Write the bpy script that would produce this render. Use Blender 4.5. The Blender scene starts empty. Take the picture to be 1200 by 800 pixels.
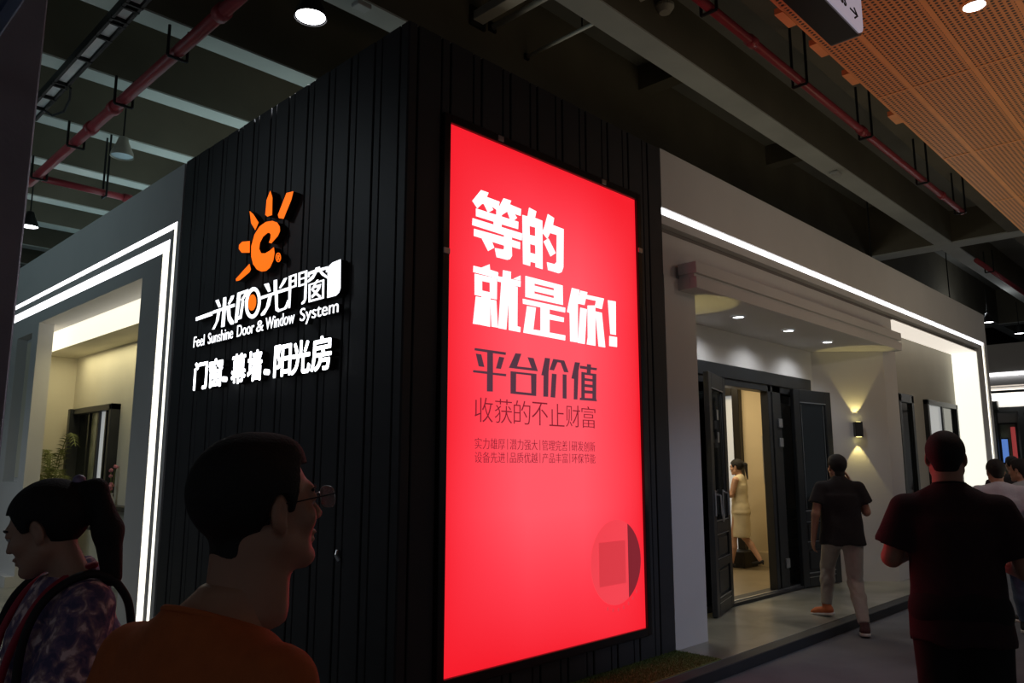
import bpy, bmesh, math, random
import numpy as np
from mathutils import Vector, Matrix

random.seed(7)
rad = math.radians
SC = bpy.context.scene
COL = SC.collection

# ------------------------------------------------------------------ camera
cam_data = bpy.data.cameras.new('camera')
cam_data.sensor_width = 36.0
cam_data.lens = 907.56 / 1200 * 36
cam_data.clip_start = 0.05
cam_data.clip_end = 200
cam = bpy.data.objects.new('camera', cam_data)
COL.objects.link(cam)
cam.location = (-2.840, -3.698, 1.58)
cam.rotation_euler = (rad(90 + 9.187), 0, rad(44.307 - 90))
SC.camera = cam

# ------------------------------------------------------------------ world, exposure
world = bpy.data.worlds.new('world')
SC.world = world
world.use_nodes = True
wb = world.node_tree.nodes['Background']
wb.inputs[0].default_value = (0.80, 0.90, 1.0, 1)
wb.inputs[1].default_value = 0.085
SC.view_settings.view_transform = 'Standard'
SC.view_settings.look = 'None'
SC.view_settings.gamma = 1
SC.view_settings.exposure = 0.0
SC.view_settings.use_curve_mapping = False

# ------------------------------------------------------------------ lamps of the hall, added fill lights
def lamp(name, kind, loc, energy, color=(1, 1, 1), size=0.2, rot=(0, 0, 0), angle=None, blend=0.3, sy=None):
    d = bpy.data.lights.new(name, kind)
    d.energy = energy
    d.color = color
    if kind == 'AREA':
        d.size = size
        if sy:
            d.shape = 'RECTANGLE'
            d.size_y = sy
    else:
        d.shadow_soft_size = size
    if kind == 'SPOT':
        d.spot_size = rad(angle)
        d.spot_blend = blend
    o = bpy.data.objects.new(name, d)
    o.location = loc
    o.rotation_euler = rot
    COL.objects.link(o)
    return o

HALL = [(0.18, 1.55, 1.0), (0.17, 9.57, 1.0), (0.17, 5.66, 0.0)]
for hx, hy, k in HALL:
    if k:
        lamp('hall_lamp_light', 'SPOT', (hx, hy, 5.14), 130 * k, (0.92, 0.95, 1.0), 0.12, angle=120, blend=0.8)
# lamps of the same kind further along the hall, behind and beside the camera
for hx, hy, e in [(-3.4, 7.5, 130), (-3.6, 3.4, 40), (5.5, -3.2, 40), (10.5, -3.0, 90), (15.5, -2.6, 110), (-5.5, -4.5, 25)]:
    lamp('hall_lamp_light', 'SPOT', (hx, hy, 4.5), e, (0.90, 0.95, 1.0), 0.12, angle=130, blend=0.8)

def aim(loc, to):
    return (Vector(to) - Vector(loc)).to_track_quat('-Z', 'Y').to_euler()
# added fill spots outside the view, brightening the facades, pillar and black wall
for loc, to, e, c, a in [((5.0, -5.2, 4.2), (6.0, 0, 4.3), 66, (1.0, 0.80, 0.64), 95),
                         ((10.0, -5.0, 4.2), (11.5, 0, 4.3), 74, (1.0, 0.84, 0.66), 95),
                         ((-5.0, 6.5, 4.0), (0, 7.0, 3.8), 58, (0.66, 0.92, 1.0), 100),
                         ((3.4, -4.6, 2.3), (3.3, 0, 0.5), 110, (0.62, 0.72, 1.0), 42),
                         ((-2.6, 3.0, 4.6), (0, 1.8, 2.6), 34, (0.8, 0.92, 1.0), 80)]:
    lamp('fill_spot', 'SPOT', loc, e, c, 0.15, aim(loc, to), a, 0.9)
# added upward fill without fixtures, brightening the beams and the orange ceiling
for loc, e, c, sx, sy_ in [((1.8, 8.0, 4.5), 40, (0.62, 0.93, 1.0), 2.4, 8.0), ((7.5, 5.0, 4.5), 75, (1.0, 0.93, 0.78), 9.0, 3.0),
                           ((-4.5, 9.0, 3.0), 42, (0.62, 0.93, 1.0), 3.0, 8.0), ((8.0, -3.4, 1.2), 36, (1.0, 0.86, 0.60), 5.0, 1.5), ((3.2, -4.6, 2.0), 20, (1.0, 0.72, 0.5), 2.0, 1.5)]:
    lamp('ceiling_fill', 'AREA', loc, e, c, sx, (math.pi, 0, 0), sy=sy_)

# ------------------------------------------------------------------ materials
MATS = {}
def mat(name, col, rough=0.6, metal=0.0, emit=None, es=0.0, var=0.0, vscale=6.0, bump=0.0, bscale=60.0, spec=None, trans=0.0):
    if name in MATS:
        return MATS[name]
    m = bpy.data.materials.new(name)
    m.use_nodes = True
    nt = m.node_tree
    b = nt.nodes['Principled BSDF']
    b.inputs['Base Color'].default_value = (*col, 1)
    b.inputs['Roughness'].default_value = rough
    b.inputs['Metallic'].default_value = metal
    if spec is not None:
        b.inputs['Specular IOR Level'].default_value = spec
    if trans:
        b.inputs['Transmission Weight'].default_value = trans
    if emit:
        b.inputs['Emission Color'].default_value = (*emit, 1)
        b.inputs['Emission Strength'].default_value = es
    tc = nt.nodes.new('ShaderNodeTexCoord')
    if var:
        n = nt.nodes.new('ShaderNodeTexNoise')
        n.inputs['Scale'].default_value = vscale
        n.inputs['Detail'].default_value = 5
        nt.links.new(tc.outputs['Object'], n.inputs['Vector'])
        r = nt.nodes.new('ShaderNodeValToRGB')
        r.color_ramp.elements[0].position = 0.3
        r.color_ramp.elements[1].position = 0.7
        r.color_ramp.elements[0].color = (*[c * (1 - var) for c in col], 1)
        r.color_ramp.elements[1].color = (*[min(1, c * (1 + var)) for c in col], 1)
        nt.links.new(n.outputs['Fac'], r.inputs['Fac'])
        nt.links.new(r.outputs['Color'], b.inputs['Base Color'])
    if bump:
        n2 = nt.nodes.new('ShaderNodeTexNoise')
        n2.inputs['Scale'].default_value = bscale
        n2.inputs['Detail'].default_value = 4
        nt.links.new(tc.outputs['Object'], n2.inputs['Vector'])
        bp = nt.nodes.new('ShaderNodeBump')
        bp.inputs['Strength'].default_value = bump
        bp.inputs['Distance'].default_value = 0.01
        nt.links.new(n2.outputs['Fac'], bp.inputs['Height'])
        nt.links.new(bp.outputs['Normal'], b.inputs['Normal'])
    MATS[name] = m
    return m

M_white = mat('matt_white_paint', (0.62, 0.61, 0.60), 0.75, var=0.03, vscale=1.5, bump=0.05)
M_cream = mat('cream_wallpaper', (0.66, 0.62, 0.50), 0.8, var=0.03, vscale=2.0)
M_niche = mat('taupe_wallpaper', (0.40, 0.38, 0.32), 0.8, var=0.04, vscale=2.0)
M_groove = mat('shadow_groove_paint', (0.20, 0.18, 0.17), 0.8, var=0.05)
M_black = mat('black_cladding', (0.027, 0.028, 0.031), 0.55, var=0.15, vscale=3.0, bump=0.05)
M_blackd = mat('black_backing', (0.004, 0.004, 0.005), 0.8, var=0.1)
M_gloss = mat('glossy_black_frame', (0.010, 0.009, 0.009), 0.28, var=0.1)
M_door = mat('charcoal_door_paint', (0.016, 0.018, 0.020), 0.38, var=0.15, bump=0.04, bscale=120)
M_bead = mat('silver_bead', (0.55, 0.56, 0.58), 0.3, 0.9, var=0.1)
M_glass = mat('dark_window_glass', (0.01, 0.012, 0.012), 0.06, var=0.05, spec=0.6)
M_carpet = mat('grey_carpet', (0.12, 0.125, 0.14), 0.95, var=0.12, vscale=2.5, bump=0.5, bscale=400)
M_kerb = mat('dark_kerb', (0.02, 0.022, 0.026), 0.6, var=0.2)
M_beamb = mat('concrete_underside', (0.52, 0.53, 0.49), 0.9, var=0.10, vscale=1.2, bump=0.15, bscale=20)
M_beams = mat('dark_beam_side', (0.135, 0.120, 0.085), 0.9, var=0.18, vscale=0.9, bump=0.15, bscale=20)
M_slab = mat('ceiling_slab', (0.22, 0.215, 0.19), 0.95, var=0.15, vscale=0.8, bump=0.2, bscale=15)
M_red = mat('red_pipe_paint', (0.33, 0.035, 0.045), 0.4, var=0.12, vscale=5)
M_steel = mat('dark_steel', (0.015, 0.015, 0.015), 0.5, 0.4, var=0.1)
M_galv = mat('galvanised_duct', (0.55, 0.52, 0.44), 0.5, 0.2, var=0.1)
M_led = mat('led_strip_white', (0.9, 0.9, 0.9), 0.5, emit=(0.97, 0.97, 1.0), es=2.6)
M_ledw = mat('led_strip_warm', (0.9, 0.9, 0.9), 0.5, emit=(1.0, 0.95, 0.80), es=2.0)
M_panel = mat('glow_panel', (0.8, 0.8, 0.78), 0.6, emit=(1.0, 0.90, 0.78), es=0.74)
M_bulb = mat('lamp_diffuser', (0.9, 0.9, 0.9), 0.4, emit=(0.95, 0.95, 1.0), es=9.0)
M_dim = mat('unlit_reflector', (0.55, 0.62, 0.66), 0.35, 0.3, var=0.05)
M_skin = mat('skin', (0.42, 0.22, 0.145), 0.5, var=0.08, vscale=14, bump=0.06, bscale=300)
M_skinw = mat('fair_skin', (0.48, 0.28, 0.20), 0.5, var=0.06, vscale=14)
M_hair = mat('black_hair', (0.006, 0.005, 0.005), 0.75, var=0.3, vscale=40, bump=0.35, bscale=180)
M_eye = mat('eye_white', (0.55, 0.52, 0.5), 0.2, var=0.02)
M_orange = mat('orange_jersey', (0.50, 0.115, 0.025), 0.85, var=0.08, vscale=30, bump=0.25, bscale=250)
M_tee = mat('black_cotton', (0.011, 0.009, 0.010), 0.9, var=0.15, vscale=20, bump=0.2, bscale=120)
M_maroon = mat('dark_maroon_cotton', (0.028, 0.012, 0.016), 0.9, var=0.15, vscale=20, bump=0.2, bscale=120)
M_whitet = mat('white_cotton', (0.55, 0.55, 0.62), 0.9, var=0.05, vscale=12, bump=0.3, bscale=60)
M_khaki = mat('beige_chino', (0.36, 0.33, 0.29), 0.9, var=0.06, vscale=12, bump=0.4, bscale=45)
M_jean = mat('blue_denim', (0.085, 0.12, 0.20), 0.9, var=0.2, vscale=15, bump=0.3, bscale=60)
M_dress = mat('cream_dress_cloth', (0.62, 0.55, 0.40), 0.85, var=0.05, vscale=12, bump=0.15, bscale=60)
M_darktr = mat('black_trousers', (0.008, 0.008, 0.009), 0.9, var=0.2, vscale=15)
M_sole = mat('white_rubber_sole', (0.55, 0.53, 0.50), 0.6, var=0.05)
M_shoe = mat('dark_red_knit_shoe', (0.07, 0.03, 0.03), 0.8, var=0.3, vscale=40)
M_shoeo = mat('orange_shoe_toe', (0.50, 0.13, 0.04), 0.7, var=0.1)
M_lany = mat('red_lanyard', (0.42, 0.02, 0.05), 0.6, var=0.1)
M_strap = mat('black_strap', (0.008, 0.008, 0.012), 0.7, var=0.2)
M_orsign = mat('orange_sign_face', (0.8, 0.2, 0.02), 0.4, emit=(1.0, 0.155, 0.006), es=1.15)
M_whsign = mat('white_sign_face', (0.9, 0.9, 0.9), 0.4, emit=(0.93, 0.96, 1.0), es=1.7)
M_signside = mat('sign_side_return', (0.012, 0.01, 0.01), 0.45, var=0.1)
M_txtw = mat('poster_white_print', (0.9, 0.9, 0.9), 0.5, emit=(1.0, 0.98, 0.99), es=1.25)
M_txtd = mat('poster_dark_print', (0.05, 0.03, 0.04), 0.5, emit=(0.085, 0.035, 0.055), es=1.0)
M_txtr = mat('poster_maroon_print', (0.15, 0.02, 0.03), 0.5, emit=(0.22, 0.012, 0.025), es=1.0)
M_grass = mat('artificial_grass_blade', (0.10, 0.15, 0.035), 0.8, var=0.3, vscale=30)
M_wood = mat('warm_floor_tile', (0.22, 0.18, 0.12), 0.35, var=0.12, vscale=3)
M_palm = mat('palm_green', (0.12, 0.14, 0.035), 0.6, var=0.25, vscale=12)
M_pot = mat('white_pot', (0.5, 0.5, 0.48), 0.4, var=0.05)
M_warmw = mat('warm_plaster', (0.62, 0.52, 0.34), 0.8, var=0.03, vscale=2)
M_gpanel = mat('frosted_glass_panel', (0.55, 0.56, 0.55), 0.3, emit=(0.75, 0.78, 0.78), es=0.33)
M_picture = mat('green_grey_print', (0.16, 0.20, 0.12), 0.3, var=0.2, vscale=6)
M_col = mat('near_column_plaster', (0.34, 0.31, 0.36), 0.85, var=0.12, vscale=2, bump=0.2, bscale=30)
M_blue = mat('blue_board', (0.05, 0.09, 0.20), 0.6, var=0.1)
M_signface = mat('hanging_sign_face', (0.5, 0.5, 0.55), 0.4, emit=(0.40, 0.36, 0.45), es=0.55)
M_tbar = mat('orange_ceiling_bar', (0.80, 0.36, 0.11), 0.45, var=0.06)
M_hallwall = mat('far_hall_wall', (0.12, 0.12, 0.12), 0.9, var=0.1)
M_poster_blue = mat('blue_screen_print', (0.1, 0.2, 0.5), 0.4, emit=(0.10, 0.22, 0.60), es=0.8)
M_poster_red = mat('red_screen_print', (0.4, 0.06, 0.06), 0.4, emit=(0.45, 0.06, 0.06), es=0.5)

def poster_material():
    m = bpy.data.materials.new('backlit_red_film')
    m.use_nodes = True
    nt = m.node_tree
    b = nt.nodes['Principled BSDF']
    b.inputs['Base Color'].default_value = (0.12, 0.01, 0.012, 1)
    b.inputs['Roughness'].default_value = 0.35
    tc = nt.nodes.new('ShaderNodeTexCoord')
    n = nt.nodes.new('ShaderNodeTexNoise')
    n.inputs['Scale'].default_value = 0.8
    n.inputs['Detail'].default_value = 1
    nt.links.new(tc.outputs['Object'], n.inputs['Vector'])
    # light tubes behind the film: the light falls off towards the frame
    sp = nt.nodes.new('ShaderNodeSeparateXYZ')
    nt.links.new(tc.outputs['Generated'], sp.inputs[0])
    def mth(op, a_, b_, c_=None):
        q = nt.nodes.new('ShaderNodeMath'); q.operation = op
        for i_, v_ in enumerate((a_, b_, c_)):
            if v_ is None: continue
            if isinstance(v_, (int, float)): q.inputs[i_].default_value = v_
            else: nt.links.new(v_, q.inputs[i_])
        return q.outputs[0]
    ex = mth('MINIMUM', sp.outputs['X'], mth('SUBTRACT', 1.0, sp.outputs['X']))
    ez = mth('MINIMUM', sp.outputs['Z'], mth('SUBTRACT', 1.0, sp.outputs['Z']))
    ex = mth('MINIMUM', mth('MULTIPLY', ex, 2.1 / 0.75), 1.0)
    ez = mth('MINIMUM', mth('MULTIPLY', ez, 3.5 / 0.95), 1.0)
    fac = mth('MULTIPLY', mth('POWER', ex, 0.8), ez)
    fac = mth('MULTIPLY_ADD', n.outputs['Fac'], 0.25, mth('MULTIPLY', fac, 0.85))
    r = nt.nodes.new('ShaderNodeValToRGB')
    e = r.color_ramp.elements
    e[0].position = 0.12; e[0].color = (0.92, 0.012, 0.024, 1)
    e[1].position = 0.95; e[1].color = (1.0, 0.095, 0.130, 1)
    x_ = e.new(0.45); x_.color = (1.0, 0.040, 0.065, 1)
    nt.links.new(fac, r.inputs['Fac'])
    nt.links.new(r.outputs['Color'], b.inputs['Emission Color'])
    b.inputs['Emission Strength'].default_value = 1.0
    return m
M_film = poster_material()

def perforated_material():
    m = bpy.data.materials.new('perforated_orange_panel')
    m.use_nodes = True
    nt = m.node_tree
    b = nt.nodes['Principled BSDF']
    b.inputs['Roughness'].default_value = 0.45
    tc = nt.nodes.new('ShaderNodeTexCoord')
    sc = nt.nodes.new('ShaderNodeVectorMath'); sc.operation = 'SCALE'
    sc.inputs['Scale'].default_value = 1 / 0.038
    nt.links.new(tc.outputs['Object'], sc.inputs[0])
    fr = nt.nodes.new('ShaderNodeVectorMath'); fr.operation = 'FRACTION'
    nt.links.new(sc.outputs[0], fr.inputs[0])
    su = nt.nodes.new('ShaderNodeVectorMath'); su.operation = 'SUBTRACT'
    su.inputs[1].default_value = (0.5, 0.5, 0.0)
    nt.links.new(fr.outputs[0], su.inputs[0])
    mu = nt.nodes.new('ShaderNodeVectorMath'); mu.operation = 'MULTIPLY'
    mu.inputs[1].default_value = (1, 1, 0)
    nt.links.new(su.outputs[0], mu.inputs[0])
    ln = nt.nodes.new('ShaderNodeVectorMath'); ln.operation = 'LENGTH'
    nt.links.new(mu.outputs[0], ln.inputs[0])
    r = nt.nodes.new('ShaderNodeValToRGB')
    r.color_ramp.elements[0].position = 0.27; r.color_ramp.elements[0].color = (0.02, 0.007, 0.003, 1)
    r.color_ramp.elements[1].position = 0.32; r.color_ramp.elements[1].color = (0.70, 0.30, 0.085, 1)
    nt.links.new(ln.outputs['Value'], r.inputs['Fac'])
    nt.links.new(r.outputs['Color'], b.inputs['Base Color'])
    return m
M_perf = perforated_material()

def platform_material():
    m = bpy.data.materials.new('polished_concrete')
    m.use_nodes = True
    nt = m.node_tree
    b = nt.nodes['Principled BSDF']
    tc = nt.nodes.new('ShaderNodeTexCoord')
    n = nt.nodes.new('ShaderNodeTexNoise'); n.inputs['Scale'].default_value = 1.6; n.inputs['Detail'].default_value = 8
    n.inputs['Distortion'].default_value = 0.8
    nt.links.new(tc.outputs['Object'], n.inputs['Vector'])
    r = nt.nodes.new('ShaderNodeValToRGB')
    r.color_ramp.elements[0].position = 0.32; r.color_ramp.elements[0].color = (0.13, 0.135, 0.115, 1)
    r.color_ramp.elements[1].position = 0.68; r.color_ramp.elements[1].color = (0.33, 0.33, 0.29, 1)
    nt.links.new(n.outputs['Fac'], r.inputs['Fac'])
    nt.links.new(r.outputs['Color'], b.inputs['Base Color'])
    b.inputs['Roughness'].default_value = 0.28
    return m
M_conc = platform_material()

def floral_material():
    m = bpy.data.materials.new('floral_blouse_cloth')
    m.use_nodes = True
    nt = m.node_tree
    b = nt.nodes['Principled BSDF']
    b.inputs['Roughness'].default_value = 0.85
    tc = nt.nodes.new('ShaderNodeTexCoord')
    n = nt.nodes.new('ShaderNodeTexNoise'); n.inputs['Scale'].default_value = 30; n.inputs['Detail'].default_value = 6
    n.inputs['Distortion'].default_value = 0.5
    nt.links.new(tc.outputs['Object'], n.inputs['Vector'])
    r = nt.nodes.new('ShaderNodeValToRGB')
    e = r.color_ramp.elements
    e[0].position = 0.38; e[0].color = (0.10, 0.09, 0.20, 1)
    e[1].position = 0.62; e[1].color = (0.85, 0.66, 0.70, 1)
    x = e.new(0.47); x.color = (0.22, 0.14, 0.26, 1)
    x = e.new(0.54); x.color = (0.40, 0.26, 0.30, 1)
    nt.links.new(n.outputs['Fac'], r.inputs['Fac'])
    nt.links.new(r.outputs['Color'], b.inputs['Base Color'])
    return m
M_floral = floral_material()

# ------------------------------------------------------------------ mesh helpers
def link(name, me, m, parent=None, smooth=False):
    o = bpy.data.objects.new(name, me)
    COL.objects.link(o)
    if m is not None:
        if isinstance(m, (list, tuple)):
            for q in m:
                me.materials.append(q)
        else:
            me.materials.append(m)
    if smooth:
        for p in me.polygons:
            p.use_smooth = True
    if parent:
        o.parent = parent
    return o

def tag(o, label=None, cat=None, group=None, kind=None):
    if label: o['label'] = label
    if cat: o['category'] = cat
    if group: o['group'] = group
    if kind: o['kind'] = kind
    return o

def empty(name, loc=(0, 0, 0), rz=0, parent=None):
    o = bpy.data.objects.new(name, None)
    o.empty_display_size = 0.1
    o.location = loc
    o.rotation_euler = (0, 0, rz)
    COL.objects.link(o)
    if parent:
        o.parent = parent
    return o

class MB:
    def __init__(s):
        s.bm = bmesh.new()
    def box(s, x0, x1, y0, y1, z0, z1, bev=0.0):
        r = bmesh.ops.create_cube(s.bm, size=1)
        vs = r['verts']
        for v in vs:
            v.co = Vector(((x0 + x1) / 2 + v.co.x * (x1 - x0), (y0 + y1) / 2 + v.co.y * (y1 - y0), (z0 + z1) / 2 + v.co.z * (z1 - z0)))
        if bev:
            es = list({e for v in vs for e in v.link_edges})
            bmesh.ops.bevel(s.bm, geom=es, offset=bev, segments=1, affect='EDGES')
        return s
    def tube(s, a, b, r0, r1=None, n=12, caps=True):
        a = Vector(a); b = Vector(b)
        r1 = r0 if r1 is None else r1
        d = (b - a)
        q = d.to_track_quat('Z', 'Y')
        A = []; B = []
        for i in range(n):
            t = 2 * math.pi * i / n
            c = Vector((math.cos(t), math.sin(t), 0))
            A.append(s.bm.verts.new(a + q @ (c * r0)))
            B.append(s.bm.verts.new(b + q @ (c * r1)))
        for i in range(n):
            j = (i + 1) % n
            s.bm.faces.new((A[i], A[j], B[j], B[i]))
        if caps:
            s.bm.faces.new(A[::-1]); s.bm.faces.new(B)
        return s
    def path(s, pts, r, n=8):
        for i in range(len(pts) - 1):
            s.tube(pts[i], pts[i + 1], r, n=n)
        return s
    def spath(s, pts, r, n=8, sub=6):
        """tube along a smooth curve through the points"""
        q = [Vector(p_) for p_ in pts]; q = [q[0] * 2 - q[1]] + q + [q[-1] * 2 - q[-2]]
        out = []
        for i in range(1, len(q) - 2):
            for k in range(sub):
                t = k / sub; a, b, c, d = q[i - 1], q[i], q[i + 1], q[i + 2]
                out.append(0.5 * ((2 * b) + (c - a) * t + (2 * a - 5 * b + 4 * c - d) * t * t + (3 * b - a - 3 * c + d) * t ** 3))
        out.append(q[-2])
        return s.sweep(out, r, n)
    def sweep(s, pts, r, n=8, closed=False):
        pts = [Vector(p_) for p_ in pts]; rings = []; nrm_ = None; N = len(pts)
        for i, p_ in enumerate(pts):
            a = pts[(i - 1) % N] if closed or i else p_
            b = pts[(i + 1) % N] if closed or i < N - 1 else p_
            t = (b - a).normalized()
            if nrm_ is None: nrm_ = t.orthogonal().normalized()
            nrm_ = (nrm_ - t * nrm_.dot(t)).normalized(); bi = t.cross(nrm_)
            rings.append([s.bm.verts.new(p_ + (nrm_ * math.cos(2 * math.pi * k / n) + bi * math.sin(2 * math.pi * k / n)) * r) for k in range(n)])
        for i in range(N if closed else N - 1):
            A, B = rings[i], rings[(i + 1) % N]
            for k in range(n):
                s.bm.faces.new((A[k], A[(k + 1) % n], B[(k + 1) % n], B[k]))
        if not closed:
            s.bm.faces.new(rings[0][::-1]); s.bm.faces.new(rings[-1])
        return s
    def prism(s, pts, z0, z1):
        A = [s.bm.verts.new((p[0], p[1], z0)) for p in pts]
        B = [s.bm.verts.new((p[0], p[1], z1)) for p in pts]
        n = len(pts)
        for i in range(n):
            j = (i + 1) % n
            s.bm.faces.new((A[i], A[j], B[j], B[i]))
        s.bm.faces.new(A[::-1]); s.bm.faces.new(B)
        return s
    def lathe(s, prof, n=24, c=(0, 0, 0)):
        rings = []
        for r, z in prof:
            rings.append([s.bm.verts.new((c[0] + r * math.cos(2 * math.pi * i / n), c[1] + r * math.sin(2 * math.pi * i / n), c[2] + z)) for i in range(n)])
        for k in range(len(rings) - 1):
            for i in range(n):
                j = (i + 1) % n
                s.bm.faces.new((rings[k][i], rings[k][j], rings[k + 1][j], rings[k + 1][i]))
        return s
    def build(s, name, m, parent=None, smooth=False):
        bmesh.ops.recalc_face_normals(s.bm, faces=s.bm.faces[:])
        me = bpy.data.meshes.new(name)
        s.bm.to_mesh(me)
        s.bm.free()
        return link(name, me, m, parent, smooth)

def outline(loops_list, plane, depth):
    """closed outlines (first loop solid, the rest holes) -> extruded mesh on a sign plane"""
    cu = bpy.data.curves.new('outline', 'CURVE')
    cu.dimensions = '2D'
    cu.fill_mode = 'BOTH'
    cu.extrude = depth / 2
    for loops in loops_list:
        for lp in loops:
            sp = cu.splines.new('POLY')
            sp.points.add(len(lp) - 1)
            for i, p in enumerate(lp):
                u = p[0] if plane == 'poster' else -p[0]
                sp.points[i].co = (u, p[1], 0, 1)
            sp.use_cyclic_u = True
    o = bpy.data.objects.new('outline', cu)
    COL.objects.link(o)
    dg = bpy.context.evaluated_depsgraph_get()
    me = bpy.data.meshes.new_from_object(o.evaluated_get(dg))
    bpy.data.objects.remove(o)
    for v in me.vertices:
        u, w, d = v.co
        v.co = (u, -d, w) if plane == 'poster' else (-d, -u, w)
    me.materials.clear()
    return me

def text_mesh(s, box, plane, depth, bold=0.0, align=None):
    """a line of lettering stretched into box=(u0,u1,w0,w1)"""
    cu = bpy.data.curves.new('lettering', 'FONT')
    cu.body = s
    cu.offset = bold
    cu.extrude = 0.5
    o = bpy.data.objects.new('lettering', cu)
    COL.objects.link(o)
    dg = bpy.context.evaluated_depsgraph_get()
    me = bpy.data.meshes.new_from_object(o.evaluated_get(dg))
    bpy.data.objects.remove(o)
    co = np.array([v.co[:] for v in me.vertices])
    mn, mx = co.min(0), co.max(0)
    u0, u1, w0, w1 = box
    for v in me.vertices:
        a = (v.co.x - mn[0]) / (mx[0] - mn[0])
        b = (v.co.y - mn[1]) / (mx[1] - mn[1])
        d = ((v.co.z - mn[2]) / (mx[2] - mn[2]) - 0.5) * depth
        u = u0 + a * (u1 - u0)
        w = w0 + b * (w1 - w0)
        v.co = (u, -d, w) if plane == 'poster' else (-d, u, w)
    me.materials.clear()
    return me

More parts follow.
